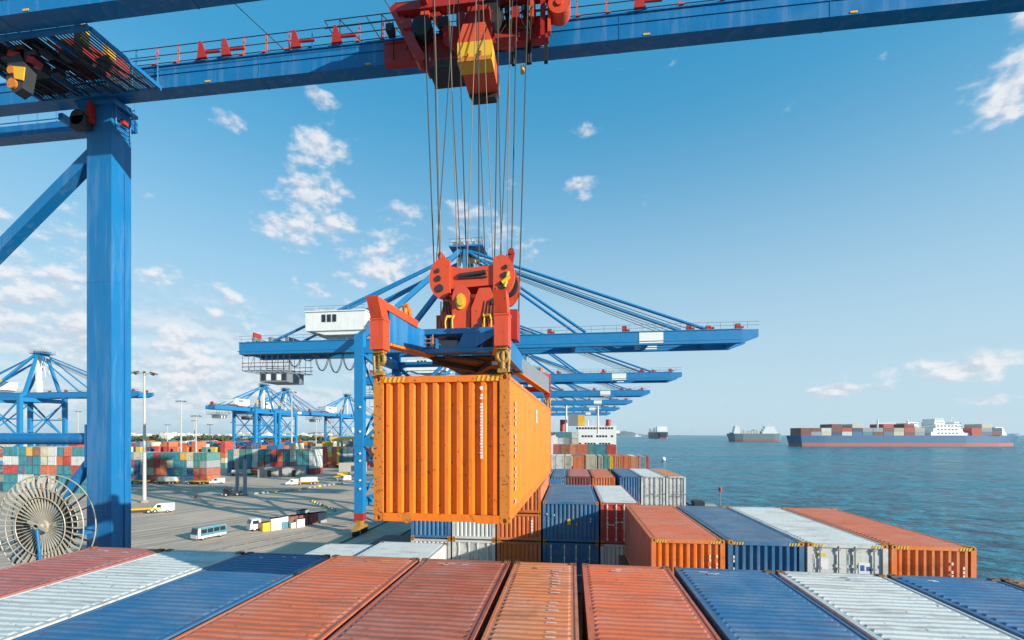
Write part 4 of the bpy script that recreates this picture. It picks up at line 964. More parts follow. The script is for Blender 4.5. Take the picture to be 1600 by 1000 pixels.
    for k in range(7):
        for y in (-2.5, 2.5): f.tube((-3.3 + k * .97, y, za + .25), (-3.3 + k * .97, y, za + 1.4), .05, 4)
    for y in (-2.5, 2.5):
        for z in (.8, 1.4): f.tube((-3.4, y, za + z), (2.6, y, za + z), .045, 4)
    for k in range(5): f.tube((-2.6 + k * 1.1, -1.4, za + .9), (-2.6 + k * 1.1, 1.4, za + .9), .5 - .05 * k, 10)
    for k in range(6): f.tube((-2.9 + k, rn.uniform(-2, 2), za + .2), (-2.9 + k, rn.uniform(-2, 2), za + 2.2), .06, 4)
    part('apex_sheaves', f, 'grey_steel', r)
    f = MB(); f.box(-1.4, 1.2, -1.2, 1.2, za - 1.6, za - 1.05); part('apex_beam', f, 'yellow', r)
    f = MB()
    for k in range(5): f.bar((-2.0 + k * .9, -.6, za - 1.2), (-3.6 + k * 2.0, -1.0, zb + gh + 7.5 - (k % 2)), .16, .16); 
    f.box(-2.4, -1.5, -1.0, 1.0, zb + gh + .2, za - 1.5); part('stair_tower', f, 'white_paint', r)
    # machinery house
    f = MB(); f.box(-29.0, -17.9, -4.2, 4.2, zb + 3.7, zb + 7.0); f.box(-29.2, -17.7, -4.4, 4.4, zb + 7.0, zb + 7.15); f.prism([(-28.0, zb + 3.7), (-18.4, zb + 3.7), (-19.5, zb + 3.0), (-25.5, zb + 3.0)], 'y', -3.9, 3.9)
    for k in range(9): f.box(-28.6 + k * 1.3, -28.56 + k * 1.3, -4.22, -4.2, zb + 3.8, zb + 6.9)
    hs = part('machinery_house', f, 'white_paint', r)
    for k in range(3):
        f = MB(); f.box(-25.9 + k * 1.0, -25.2 + k * 1.0, -4.27, -4.21, zb + 5.2, zb + 6.5); part('window', f, 'glass', hs)
    f = MB()
    for k in range(9): f.tube((-29 + k * 1.35, -4.3, zb + 7.15), (-29 + k * 1.35, -4.3, zb + 8.0), .03, 4)
    for z in (7.55, 8.0): f.tube((-29.1, -4.3, zb + z), (-17.8, -4.3, zb + z), .03, 4)
    f.tube((-24, 0, zb + 7.15), (-24, 0, zb + 9.4), .06, 4); part('roof_railing', f, 'grey_steel', hs)
    # backreach walkways, festoon loops and cabin
    f = MB(); rn = random.Random(4)
    for k in range(9):
        x = back + .8 + k * 1.15
        for y in (-3.4, 3.4): f.tube((x, y, zb - 3.0), (x, y, zb + .1), .05, 4)
        f.tube((x, -3.4, zb - 3.0), (x, 3.4, zb - 3.0), .05, 4)
        if k % 2: f.tube((x, -3.4, zb - 3.0), (x + 1.15, -3.4, zb - .4), .04, 4)
    for y in (-3.4, 3.4):
        for z in (-3.0, -2.3, -1.6): f.tube((back + .6, y, zb + z), (back + 10.4, y, zb + z), .06, 4)
    part('hanging_walkway', f, 'dark_steel', r)
    f = MB(); f.box(back + 3.6, back + 9.0, -2.6, 2.6, zb - 5.0, zb - 3.1); cabn = part('trolley_cabin', f, 'grey_steel', r)
    for k in range(5):
        f = MB(); x = back + 3.9 + k * 1.02; f.box(x, x + .8, -2.66, -2.605, zb - 4.7, zb - 3.5); part('window', f, 'white_paint' if k % 2 else 'glass', cabn)
    f = MB()
    for k in range(6):
        x0 = back + 9.5 + k * 2.6; dz = (2.2, 1.2, 3.0, 3.4, 3.0, 2.0)[k]
        for y in (-3.3, -2.9):
            pts = [(x0 + 2.6 * q / 8, y, zb - .2 - dz * math.sin(math.pi * q / 8) ** .6) for q in range(9)]; f.path(pts, .06, 4)
    f.box(back + 1, Gg - 1, -3.4, -3.0, zb - .35, zb - .12); part('festoon_cable', f, 'black', r)
    f = MB()
    for k in range(9): f.box(back + .6 + k * 1.1, back + 1.2 + k * 1.1, -2.2, 2.2, zb + gh + .13, zb + gh + .5 + .35 * ((k * 5) % 3)); 
    part('winch_gear', f, 'grey_steel', r)
    f = MB(); f.box(back + 1.0, back + 1.3, -1, 1, zb + gh + .5, zb + gh + 2.4); f.box(back + .3, back + 2.4, -.2, .2, zb + gh + 1.0, zb + gh + 1.2); part('marker', f, 'crane_red', r)
    # stairs beside the landside leg
    f = MB()
    for k in range(9):
        z = 3.2 + k * 3.0; s = 1 if k % 2 else -1; f.bar((Gg + 2.6 - s * 1.0, -Wd + 1.2, z), (Gg + 2.6 + s * 1.0, -Wd + 1.2, z + 3.0), .5, .10); f.box(Gg + 1.2, Gg + 4.0, -Wd + .8, -Wd + 1.6, z - .06, z)
        for q in (-1.3, 1.3): f.tube((Gg + 2.6 + q, -Wd + .8, z), (Gg + 2.6 + q, -Wd + .8, z + 1.0), .03, 4)
    part('stairs', f, B, r)
    f = MB().tube((0, -.17, 0), (0, 0, 0), .17, 8).mesh('leg_lamp')
    for z in (7.6, 9, 12.2, 13.4, 17, 21): part('leg_lamp', f, 'mark_white', r, (Gg + .3, -Wd - .61, z))
    return r
RX = -17.6
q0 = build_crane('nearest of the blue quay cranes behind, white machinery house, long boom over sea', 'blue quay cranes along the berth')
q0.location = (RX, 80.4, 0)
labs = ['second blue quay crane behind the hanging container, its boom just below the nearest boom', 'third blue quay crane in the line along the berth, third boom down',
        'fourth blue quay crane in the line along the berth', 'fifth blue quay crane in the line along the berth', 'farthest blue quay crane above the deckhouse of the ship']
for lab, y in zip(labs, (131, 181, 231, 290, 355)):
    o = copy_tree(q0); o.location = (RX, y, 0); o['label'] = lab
for (x, y, rz, lab) in ((-212, 161, rad(0), 'blue crane at far left behind the near crane leg'), (-202, 283, rad(85), 'left one of the two blue yard cranes side by side'),
                        (-205, 311, rad(85), 'right one of the two blue yard cranes side by side'), (-185, 365, rad(75), 'distant blue crane partly behind the big crane leg')):
    o = copy_tree(q0); o.location = (x, y, 0); o.rotation_euler = (0, 0, rz); o['label'] = lab; o['group'] = 'blue cranes across the yard'
# ================================================================== YARD
def yard_mesh():
    mb = MB(); w, l, h = 2.44, 6.06, 2.55; hw, hl = w / 2, l / 2
    for sx in (-1, 1):
        for sy in (-1, 1): x, y = sx * (hw - .08), sy * (hl - .08); mb.box(x - .08, x + .08, y - .08, y + .08, 0, h)
        for z in (.08, h - .06): mb.box(sx * (hw - .04) - .04, sx * (hw - .04) + .04, -hl + .16, hl - .16, z - .06, z + .06); mb.box(-hw + .16, hw - .16, sx * (hl - .04) - .04, sx * (hl - .04) + .04, z - .06, z + .06)
    mb.strip(wave(-hw + .16, hw - .16, .36, .05), lambda u, v, q: (u, -hl + .06 - v, q), .1, h - .1)
    mb.strip(wave(-hl + .16, hl - .16, .5, .05), lambda u, v, q: (hw - .06 + v, u, q), .1, h - .1)
    for x in (-.75, -.3, .3, .75): mb.box(x - .025, x + .025, -hl + .0, -hl + .02, .1, h - .1)
    mb.box(-hw + .06, hw - .1, -hl + .08, hl - .05, .05, h - .03)
    return mb.mesh('yard_container')
YM = yard_mesh(); PAL = ['teal', 'red', 'blue', 'coral', 'white', 'green', 'slate blue', 'brick', 'cream', 'burnt orange', 'grey', 'teal', 'red', 'navy', 'coral', 'yellow']
TIER = ['bottom', 'second', 'third', 'fourth', 'top', 'topmost']
rn = random.Random(14)
def nth(k): return ORD[k] if k < 20 else 'twenty ' + ORD[k - 20]
def yblock(phrase, x0, n, y0, tiers, pitch=2.52, cols=None, group=None):
    for i in range(n):
        h = tiers[i % len(tiers)]
        for k in range(h):
            c = cols[i % len(cols)][k] if cols and i % len(cols) < len(cols) and k < len(cols[i % len(cols)]) else rn.choice(PAL)
            o = part('yard_container', YM, 'c_' + c, None, (x0 + i * pitch + rn.uniform(-.06, .06), y0 + 3.03 + rn.uniform(-.15, .15), k * 2.6))
            tag(o, '%s container in %s, %s column from left, %s level up' % (c, phrase, nth(i), ORD[k]), 'container', group or phrase)
COL_A = [['teal', 'blue', 'blue', 'grey'], ['red', 'white', 'red', 'grey'], ['blue', 'blue', 'blue', 'cream'], ['grey', 'white', 'cream', 'white'], ['rose', 'cream', 'brick', 'teal'], ['brick', 'coral', 'red', 'red'],
         ['brown', 'coral', 'coral', 'green'], ['blue', 'blue', 'cream', 'teal'], ['blue', 'green', 'teal', 'teal'], ['slate blue', 'teal', 'teal', 'yellow'], ['blue', 'navy', 'white', 'cream'], ['red', 'brick', 'green', 'green'], ['coral', 'brick', 'grey', 'green']]
yblock('the front yard stack', -153.2, 13, 141.0, [4], 2.52, COL_A)
COL_B = [['blue', 'slate blue', 'teal', 'teal'], ['blue', 'coral', 'white', 'cream'], ['slate blue', 'teal', 'teal', 'green'], ['blue', 'teal', 'teal', 'green'], ['red', 'white', 'white', 'white'], ['red', 'coral', 'green', 'teal'], ['grey', 'slate blue', 'green', 'teal'],
         ['coral', 'red', 'navy', 'red'], ['red', 'red', 'coral', 'brick']]
yblock('the second yard stack', -143.0, 14, 178.0, [4, 4, 4, 5, 4, 4, 4], 2.85, COL_B)
COL_C = [['teal', 'teal', 'white', 'white'], ['green', 'teal', 'white', 'white'], ['red', 'brick', 'red', 'red'], ['coral', 'burnt orange', 'yellow', 'cream'], ['red', 'coral', 'coral', 'rose'], ['teal', 'teal', 'blue', 'teal']]
yblock('the third yard stack', -128.5, 11, 218.0, [4, 4, 5, 4, 4], 2.75, COL_C)
COL_L = [['teal', 'teal', 'red', 'white', 'teal', 'slate blue'], ['teal', 'teal', 'red', 'white', 'teal', 'slate blue'], ['grey', 'white', 'slate blue', 'teal', 'teal', 'yellow'], ['teal', 'cream', 'teal', 'slate blue', 'yellow', 'red'], ['blue', 'teal', 'teal', 'teal', 'brown', 'red'],
         ['coral', 'white', 'coral', 'cream', 'cream', 'teal'], ['white', 'cream', 'coral', 'white', 'white', 'teal'], ['teal', 'teal', 'teal', 'coral', 'teal'], ['teal', 'teal', 'teal', 'red', 'coral']]
yblock('the left yard stack', -161.0, 12, 113.0, [5], 2.52, COL_L)
yblock('the back yard row', -236.0, 14, 205.0, [4, 5, 4], 5.2)
# everything farther off reads as one patchwork
far = MB(); rn2 = random.Random(9)
for row in range(9):
    y = 240 + row * 24
    for i in range(34):
        x = -420 + i * 7.6 + rn2.uniform(-1, 1)
        if x > -150 - row * 4 or any((x + 3 - cx) ** 2 + (y + 3 - cy) ** 2 < 34 ** 2 for cx, cy in ((-202, 283), (-205, 311), (-185, 365))) or rn2.random() < .12: continue
        for k in range(rn2.choice((2, 3, 4, 4))): far.box(x, x + 6.4, y, y + 5.8, k * 2.62 + .01, k * 2.62 + 2.58)
island_mat('far_boxes', [CC[c] for c in ('red', 'coral', 'white', 'blue', 'teal', 'burnt orange', 'cream', 'red', 'orange', 'slate blue', 'white', 'brick')], 0.6)
o = struct('distant_containers', far, 'far_boxes', 'stuff'); tag(o, 'mass of stacked containers in the far yard', 'containers')
silo = thing('white_silo', 'white silo building rising above the far yard', 'silo', (-500, 1010, -0.1))
f = MB()
for k in range(4): f.tube((k * 11, 0, 0), (k * 11, 0, 34 + 3 * (k % 2)), 5.6, 14)
part('silo_tube', f, 'white_paint', silo); f = MB(); f.box(4, 30, -4, 4, 36, 46); part('head_house', f, 'white_paint', silo)

# ------------------------------------------------------------------ light masts
def light_mast(x, y, h, lab, heads=8, rtop=2.6):
    t = thing('light_mast', lab, 'light mast', (x, y, 0), 0, 'yard light masts')
    f = MB(); f.tube((0, 0, .5), (0, 0, h), .42, 10, .20); part('pole', f, 'mast_grey', t)
    f = MB(); f.tube((0, 0, 0), (0, 0, .6), .9, 12); part('footing', f, 'concrete', t)
    f = MB(); f.ring((0, 0, h), (0, 0, 1), rtop * .62, .07, 16, 5)
    for k in range(4): a = math.pi * k / 4; f.tube((-math.cos(a) * rtop * .62, -math.sin(a) * rtop * .62, h), (math.cos(a) * rtop * .62, math.sin(a) * rtop * .62, h), .06, 4)
    cr = part('crown', f, 'mast_grey', t)
    for k in range(heads):
        a = 2 * math.pi * k / heads; f = MB(); f.bar((math.cos(a) * rtop * .62, math.sin(a) * rtop * .62, h + .15), (math.cos(a) * rtop, math.sin(a) * rtop, h - .1), .5, .35); part('floodlight', f, 'lamp_dark', cr)
    return t
light_mast(-102.9, 99.8, 31.4, 'tall light mast nearest to the crane leg')
for (x, y, h, lab) in ((-178, 191, 31.8, 'light mast right of the nearest one, behind the front stack'), (-171.3, 192, 25, 'shorter light mast behind the right end of the front stack'), (-127.5, 197.5, 36, 'tall light mast standing before the paired yard cranes'),
                       (-310, 320, 24, 'far thin light mast just right of the crane leg'), (-285, 318, 27, 'far light mast left of the tall second mast'), (-272, 318, 24, 'far light mast beyond the front stack'), (-262, 330, 26, 'far light mast right of the front stack, before the town'),
                       (-371, 305, 34, 'far white mast left of the near crane leg'), (-392, 310, 29, 'white radar mast at far left beyond the crane'), (-181, 330, 26, 'far mast right of the paired yard cranes'), (-192, 328, 30, 'far mast between the paired cranes and the distant crane')):
    light_mast(x, y, h, lab, 6, 2.2)

# ------------------------------------------------------------------ vehicles
def wheels(t, pts, r, w=.3):
    for (x, y) in pts:
        f = MB(); f.tube((x - w / 2, y, r), (x + w / 2, y, r), r, 14); wh = part('wheel', f, 'rubber', t)
        f = MB(); f.tube((x - w / 2 - .02, y, r), (x + w / 2 + .02, y, r), r * .55, 10); part('rim', f, 'mast_grey', wh)
def cab(t, col, y0=0.0, w=2.4, h=2.6, l=2.0):
    f = MB(); f.prism([(y0, .55), (y0 + l, .55), (y0 + l, h), (y0 + .35, h), (y0, h * .62)], 'x', -w / 2, w / 2); cb_ = part('cab', f, col, t)
    f = MB(); f.add([(-w / 2 + .12, y0 + .03, h * .64), (w / 2 - .12, y0 + .03, h * .64), (w / 2 - .12, y0 + .31, h * .95), (-w / 2 + .12, y0 + .31, h * .95), (-w / 2 + .12, y0 - .02, h * .64), (w / 2 - .12, y0 - .02, h * .64), (w / 2 - .12, y0 + .27, h * .955), (-w / 2 + .12, y0 + .27, h * .955)],
                        [(4, 5, 6, 7), (0, 3, 2, 1), (0, 1, 5, 4), (1, 2, 6, 5), (2, 3, 7, 6), (3, 0, 4, 7)]); part('windscreen', f, 'glass', cb_)
    for s in (-1, 1):
        f = MB(); f.box(s * w / 2 - .02, s * w / 2 + .02, y0 + .5, y0 + l - .4, h * .6, h * .9); part('side_window', f, 'glass', cb_)
        f = MB(); f.cbox(s * w * .36, y0 - .03, .85, .3, .06, .18); part('headlight', f, 'mark_white', cb_)
    f = MB(); f.box(-w / 2 - .02, w / 2 + .02, y0 - .12, y0 - .005, .45, .7); part('bumper', f, 'mark_white', cb_)
# blue and white bus
bus = thing('bus', 'blue and white bus parked alone on the quay apron', 'bus', (-58.0, 64.6, 0), rad(-18))
f = MB(); f.prism([(0, .45), (6.6, .45), (6.6, 2.75), (.25, 2.75), (0, 1.5)], 'x', -1.15, 1.15); part('body', f, 'c_teal', bus)
f = MB(); f.box(-1.08, 1.08, .35, 6.5, 2.755, 2.86); part('roof', f, 'c_grey', bus)
f = MB(); f.box(-1.17, -1.155, .4, 6.5, .5, .95); f.box(1.155, 1.17, .4, 6.5, .5, .95); f.box(-1.12, 1.12, -.06, -.003, .5, 1.3); f.box(1.16, 1.2, .2, .7, .6, 2.7); part('white_band', f, 'mark_white', bus)
for k in range(4):
    for s in (-1, 1): f = MB(); x = s * 1.158; f.box(x - .015, x + .015, .9 + k * 1.4, 2.1 + k * 1.4, 1.5, 2.4); part('window', f, 'glass', bus)
f = MB(); f.add([(-1.0, .02, 1.55), (1.0, .02, 1.55), (1.0, .22, 2.6), (-1.0, .22, 2.6), (-1.0, -.03, 1.55), (1.0, -.03, 1.55), (1.0, .17, 2.62), (-1.0, .17, 2.62)], [(4, 5, 6, 7), (0, 3, 2, 1), (0, 1, 5, 4), (1, 2, 6, 5), (2, 3, 7, 6), (3, 0, 4, 7)]); part('windscreen', f, 'glass', bus)
bus.scale = (.70, .70, .70)
wheels(bus, [(-1.0, 1.3), (1.0, 1.3), (-1.0, 5.2), (1.0, 5.2)], .45)
# truck with cargo
DA = rad(-34)
tk = thing('cargo_truck', 'white truck with yellow chassis at the head of the cargo on the apron', 'truck', (-54.6, 72.3, 0), DA)
tk.scale = (.75, .75, .75); cab(tk, 'white_paint', 0, 2.3, 2.7, 2.2)
f = MB(); f.box(-1.1, 1.1, 2.25, 4.4, .55, 1.0); f.box(-1.05, 1.05, 2.4, 3.6, 1.0, 1.9); part('chassis', f, 'yellow', tk)
wheels(tk, [(-1.0, .9), (1.0, .9), (-1.0, 3.4), (1.0, 3.4)], .48)
def onroad(name, label, cat, s, off, geo, mat, z=0.0):
    d = Vector((math.sin(-DA), math.cos(-DA))); n = Vector((d.y, -d.x))
    o = part(name, geo, mat, None, (-54.6 + (d.x * s + n.x * off) * .66, 72.3 + (d.y * s + n.y * off) * .66, z * .74), (0, 0, DA)); o.scale = (.66, .66, .74); return tag(o, label, cat, 'cargo standing on the apron')
def cargo(w, l, h):
    mb = MB(); mb.box(-w / 2, w / 2, -l / 2, l / 2, .02, h)
    for s in (-1, 1):
        for k in range(int(l / .5)): mb.box(s * w / 2 - .03, s * w / 2 + .03, -l / 2 + .1 + k * .5, -l / 2 + .35 + k * .5, .15, h - .15)
    for k in range(int(w / .5)): mb.box(-w / 2 + .1 + k * .5, -w / 2 + .35 + k * .5, -l / 2 - .03, -l / 2 + .03, .15, h - .15)
    mb.box(-w / 2 - .04, w / 2 + .04, -l / 2 - .04, l / 2 + .04, h - .1, h)
    return mb
onroad('yellow_skip', 'yellow machine body standing behind the white truck', 'skip', 3.0, 2.7, cargo(2.0, 1.8, 2.0), 'yellow')
onroad('cargo_box', 'white cargo box between yellow machine and red containers', 'cargo box', 5.4, 2.6, cargo(2.3, 2.6, 2.7), 'white_paint')
onroad('cargo_box', 'small teal cargo box beside the red containers', 'cargo box', 7.9, 2.3, cargo(1.7, 1.6, 1.5), 'c_teal')
onroad('cargo_box', 'small white cargo box on top of the teal one', 'cargo box', 7.9, 2.3, cargo(1.7, 1.6, 1.2), 'white_paint', 1.51)
for k, (s, c, lab) in enumerate(((10.1, 'maroon', 'nearest dark red container among the cargo on the apron'), (12.8, 'maroon', 'middle dark red container among the cargo on the apron'), (15.6, 'maroon', 'farthest dark red container of the cargo on the apron'), (18.2, 'grey', 'grey container ending the row of cargo on the apron'))):
    onroad('cargo_container', lab, 'container', s, 2.0, cargo(2.4, 2.5, 2.6), 'c_' + c)
onroad('cargo_box', 'white bundle in front of the middle red container', 'cargo box', 11.4, 4.1, cargo(1.3, 2.0, 1.9), 'white_paint')
onroad('cargo_box', 'low white bundle in front of the nearest red container', 'cargo box', 9.5, 4.0, cargo(1.2, 1.2, 1.3), 'white_paint')
onroad('cargo_box', 'pale grey machine crate behind the red containers', 'cargo box', 14.6, -1.4, cargo(2.4, 2.6, 3.2), 'c_grey')
# white vans
def van(x, y, rz, lab, l=5.0):
    v = thing('van', lab, 'van', (x, y, 0), rz, 'white vans on the apron'); v.scale = (.84, .84, .84)
    f = MB(); f.prism([(0, .4), (l, .4), (l, 2.1), (l - .2, 2.3), (1.7, 2.3), (.9, 1.35), (.05, 1.1)], 'x', -.95, .95); part('body', f, 'white_paint', v)
    f = MB(); f.add([(-.85, .94, 1.40), (.85, .94, 1.40), (.85, 1.60, 2.22), (-.85, 1.60, 2.22), (-.85, .90, 1.42), (.85, .90, 1.42), (.85, 1.57, 2.25), (-.85, 1.57, 2.25)], [(4, 5, 6, 7), (0, 3, 2, 1), (0, 1, 5, 4), (1, 2, 6, 5), (2, 3, 7, 6), (3, 0, 4, 7)]); part('windscreen', f, 'glass', v)
    for s in (-1, 1):
        f = MB(); f.box(s * .95 - .012, s * .95 + .012, 1.7, 2.6, 1.4, 2.05); part('side_window', f, 'glass', v)
        f = MB(); f.cbox(s * .65, .0, .85, .35, .1, .2); part('headlight', f, 'mark_white', v)
    wheels(v, [(-.85, .95), (.85, .95), (-.85, l - 1.0), (.85, l - 1.0)], .36, .24)
    return v
van(-88.0, 86.6, rad(-62), 'white van parked at the foot of the tall light mast')
van(-82.2, 154.0, rad(-60), 'white van far out on the apron beside the yellow trailer', 5.6)
van(-92.0, 139.5, rad(-70), 'small white van ahead of the barrier line on the apron', 4.4)
# yellow flatbeds and yard machines
def flatbed(x, y, rz, lab, l=7.5, load=None):
    v = thing('flatbed_trailer', lab, 'trailer', (x, y, 0), rz, 'yellow trailers'); f = MB(); f.box(-1.2, 1.2, 0, l, .9, 1.15); f.box(-.4, .4, .3, l - .3, .6, .9); part('bed', f, 'yellow', v)
    wheels(v, [(-1, 1.0), (1, 1.0), (-1, l - 1.2), (1, l - 1.2), (-1, l - 2.3), (1, l - 2.3)], .42)
    if load: f = MB(); f.box(-1.1, 1.1, 1.0, l - .5, 1.16, 2.4); part('load_cover', f, load, v)
    return v
flatbed(-92.5, 84.0, rad(-58), 'yellow flatbed trailer behind the white van by the mast')
flatbed(-89.0, 141.0, rad(-62), 'yellow trailer with white load far out on the apron', 6.5, 'white_paint')
flatbed(-86.5, 160.0, rad(-64), 'yellow box trailer beyond the far white van', 6, 'yellow')
flatbed(-135.5, 168.5, rad(-66), 'yellow trailer in front of the second yard stack', 8, 'white_paint')
tkx = thing('yard_truck', 'dark yard truck under the grey gantry frame', 'truck', (-92.4, 112.6, 0), rad(-60)); cab(tkx, 'dark_steel', 0, 2.2, 2.2, 1.8); f = MB(); f.box(-1, 1, 1.82, 4.4, .6, 1.2); part('chassis', f, 'dark_steel', tkx); wheels(tkx, [(-.95, .8), (.95, .8), (-.95, 3.4), (.95, 3.4)], .45)
gf = thing('gantry_frame', 'grey steel gantry frame standing on the apron', 'gantry', (-89.5, 115.6, 0), rad(-30))
for x in (-2.4, 2.4): f = MB(); f.box(x - .35, x + .35, -.35, .35, 0, 9.8); f.box(x - .7, x + .7, -.7, .7, 0, .5); part('post', f, 'grey_steel', gf)
f = MB(); f.box(-2.04, 2.04, -.3, .3, 6.2, 7.0); part('cross_beam', f, 'grey_steel', gf)
ck = thing('apron_marker', 'small dark cone marker with orange foot alone on the apron', 'cone', (-96.9, 108.6, 0)); f = MB(); f.tube((0, 0, .12), (0, 0, 1.3), .5, 12, .12); part('cone', f, 'c_maroon', ck); f = MB(); f.box(-.6, .6, -.6, .6, 0, .12); part('foot', f, 'c_orange', ck)
# machines along the feet of the stacks
for k, (x, y, rz, lab) in enumerate(((-147.5, 136.5, -75, 'first yellow trailer along the foot of the front yard stack'), (-137.0, 137.5, -80, 'second yellow trailer along the foot of the front yard stack'), (-126.5, 138.2, -78, 'third yellow trailer along the foot of the front yard stack'), (-131.0, 173.5, -70, 'yellow trailer with red load before the second yard stack'), (-120.0, 174.5, -72, 'yellow trailer with blue load before the second yard stack'))):
    flatbed(x, y, rad(rz), lab, 7, (None, 'white_paint', None, 'c_red', 'c_blue')[k])
for k, (x, y, rz, lab) in enumerate(((-119.5, 139.5, -60, 'white van at the right corner of the front yard stack'), (-113.5, 176.5, -75, 'white van before the right part of the second stack'))):
    van(x, y, rad(rz), lab, 5.2)
# concrete walls with openings and yellow barriers
for (x, y, l, rz, lab) in ((-116, 165.5, 8.2, rad(34), 'left concrete yard wall with a doorway'), (-107.5, 168.2, 8.5, rad(30), 'right concrete yard wall with an arched opening'), (-97, 196, 12, rad(30), 'far concrete yard wall near the yellow gantry')):
    wl = thing('yard_wall', lab, 'wall', (x, y, 0), rz); f = MB(); f.box(-l / 2, -.9, -.3, .3, 0, 4.0); f.box(.5, l / 2, -.3, .3, 0, 4.0); f.box(-.9, .5, -.3, .3, 2.6, 4.0); part('panel', f, 'concrete', wl); f = MB(); f.box(-.88, .48, -.1, .0, 0, 2.58); part('door', f, 'dark_steel', wl)
bk = 0
for (x0, y0, n, dx, dy) in ((-86.5, 117.5, 9, .95, 1.35), (-80.5, 131.0, 9, .55, 1.9), (-50.5, 93.5, 9, -1.6, 1.6)):
    for k in range(n):
        f = MB(); f.prism([(-.3, 0), (.3, 0), (.10, .5), (-.10, .5)], 'y', -.55, .55); o = part('road_barrier', f, 'mark_yellow' if k % 4 == 3 else 'concrete', None, (x0 + dx * k, y0 + dy * k, 0.004), (0, 0, -math.atan2(dx, dy)))
        tag(o, '%s barrier, %s in the %s line of barriers on the apron' % ('yellow' if k % 4 == 3 else 'grey', ORD[k], ('nearer', 'farther', 'rightmost')[bk]), 'barrier', 'barriers on the apron')
    bk += 1
# yellow yard gantry
yg = thing('yard_gantry', 'yellow rubber tyred yard gantry crane left of the big crane leg', 'gantry crane', (-112, 221, 0), rad(10))
for x in (-4, 4):
    for y in (-3, 3): f = MB(); f.box(x - .5, x + .5, y - .5, y + .5, 1, 14); part('leg', f, 'yellow', yg); f = MB(); f.tube((x - .4, y - .9, .7), (x + .4, y - .9, .7), .7, 12); f.tube((x - .4, y + .9, .7), (x + .4, y + .9, .7), .7, 12); f.box(x - .3, x + .3, y - 1.6, y + 1.6, .7, 1.2); part('wheel_set', f, 'black', yg)
for y in (-3, 3): f = MB(); f.box(-8, 8, y - .5, y + .5, 14.01, 15.4); part('girder', f, 'yellow', yg); f = MB(); f.bar((-3.6, y, 9), (3.6, y, 13.8), .4, .4); part('brace', f, 'yellow', yg)
f = MB(); f.box(-2, 1, -2.4, 2.4, 11.5, 14.5); part('trolley', f, 'white_paint', yg)

# ================================================================== SHIPS AT SEA
def sea_ship(lab, p_stern, p_bow, beam, zd, hullmat, name='container_ship', red=2.6):
    a = Vector((p_stern[0], p_stern[1], 0)); b_ = Vector((p_bow[0], p_bow[1], 0)); d = b_ - a; L = d.length
    t = thing(name, lab, 'ship', (a.x, a.y, -2), math.atan2(d.y, d.x), 'ships out at sea')
    def loft(z0, z1, over):
        mb = MB(); st = [(0.0, .55, -over * .6), (.02, .9, -over * .3), (.12, 1, 0), (.75, 1, 0), (.90, .72, over * .5), (.97, .32, over), (1.0, .03, over * 1.4)]
        vs = []
        for (s, w, o) in st:
            for z, k in ((z0, .96), (z1, 1.0)):
                x = s * L + (o if z == z1 else o * .35); vs += [(x, -w * beam / 2 * k, z), (x, w * beam / 2 * k, z)]
        fs = []
        for i in range(len(st) - 1):
            q = 4 * i; fs += [(q, q + 4, q + 6, q + 2), (q + 1, q + 3, q + 7, q + 5), (q + 2, q + 6, q + 7, q + 3), (q, q + 1, q + 5, q + 4)]
        fs += [(0, 2, 3, 1), (len(vs) - 4, len(vs) - 3, len(vs) - 1, len(vs) - 2)]
        mb.add(vs, fs); return mb
    part('boot_topping', loft(-1.5, red, 2.0), 'hull_red', t); part('hull', loft(red + .01, zd, beam * .22), hullmat, t)
    f = MB(); f.box(L * .90, L * 1.0, -beam * .3, beam * .3, zd, zd + 2.2) if False else f.prism([(L * .88, zd + .01), (L * .985, zd + .01), (L * 1.02, zd + 3.0), (L * .90, zd + 2.0)], 'y', -beam * .22, beam * .22); part('forecastle', f, hullmat, t)
    return t, L
def superstructure(t, x, y, z, w, b, h, steps=3):
    f = MB()
    for k in range(steps): f.box(x + k * w * .08, x + w - k * w * .10, y - b / 2 + k * .6, y + b / 2 - k * .6, z + h * k / steps + .01 * k, z + h * (k + 1) / steps)
    s = part('deckhouse', f, 'white_paint', t)
    for k in range(steps):
        f = MB()
        for q in range(6): xx = x + w * (.2 + .11 * q); f.box(xx, xx + w * .06, y - b / 2 + k * .6 - .06, y - b / 2 + k * .6 - .01, z + h * (k + .45) / steps, z + h * (k + .75) / steps)
        part('window_row', f, 'glass', s)
    f = MB(); f.tube((x + w * .5, y, z + h), (x + w * .5, y, z + h * 1.5), .35, 6); f.box(x + w * .42, x + w * .58, y - 2, y + 2, z + h * 1.3, z + h * 1.33); part('mast', f, 'white_paint', s)
    return s
s1, L1 = sea_ship('large blue hulled container ship with red waterline at the right edge', (352, 790), (692, 824), 34, 17.0, 'hull_blue', red=5.5)
superstructure(s1, L1 * .60, 0, 17.2, 50, 28, 17, 3); superstructure(s1, L1 * .62, 0, 34.3, 16, 24, 9, 2); superstructure(s1, L1 * .50, 0, 27.2, 17, 26, 11, 2); superstructure(s1, L1 * .70, 0, 17.3, 18, 24, 21, 4)
f = MB(); f.box(L1 * .72, L1 * .80, -12, 12, 17.05, 21); f.tube((L1 * .66, -5, 30), (L1 * .66, -5, 43), 3.0, 10); part('funnel', f, 'white_paint', s1)
f = MB(); f.tube((L1 * .365, -12, 17), (L1 * .365, -12, 42), 1.1, 8); f.tube((L1 * .365, -12, 36), (L1 * .5, -12, 37), .6, 6); f.tube((L1 * .5, -12, 17), (L1 * .5, -12, 40), 1.0, 8); part('derrick', f, 'white_paint', s1)
f = MB(); f.tube((L1 * .63, -12, 33), (L1 * .51, -13, 29), .7, 6); f.tube((L1 * .63, -12, 34), (L1 * .53, -12, 40), .25, 5); part('jib', f, 'c_grey', s1)
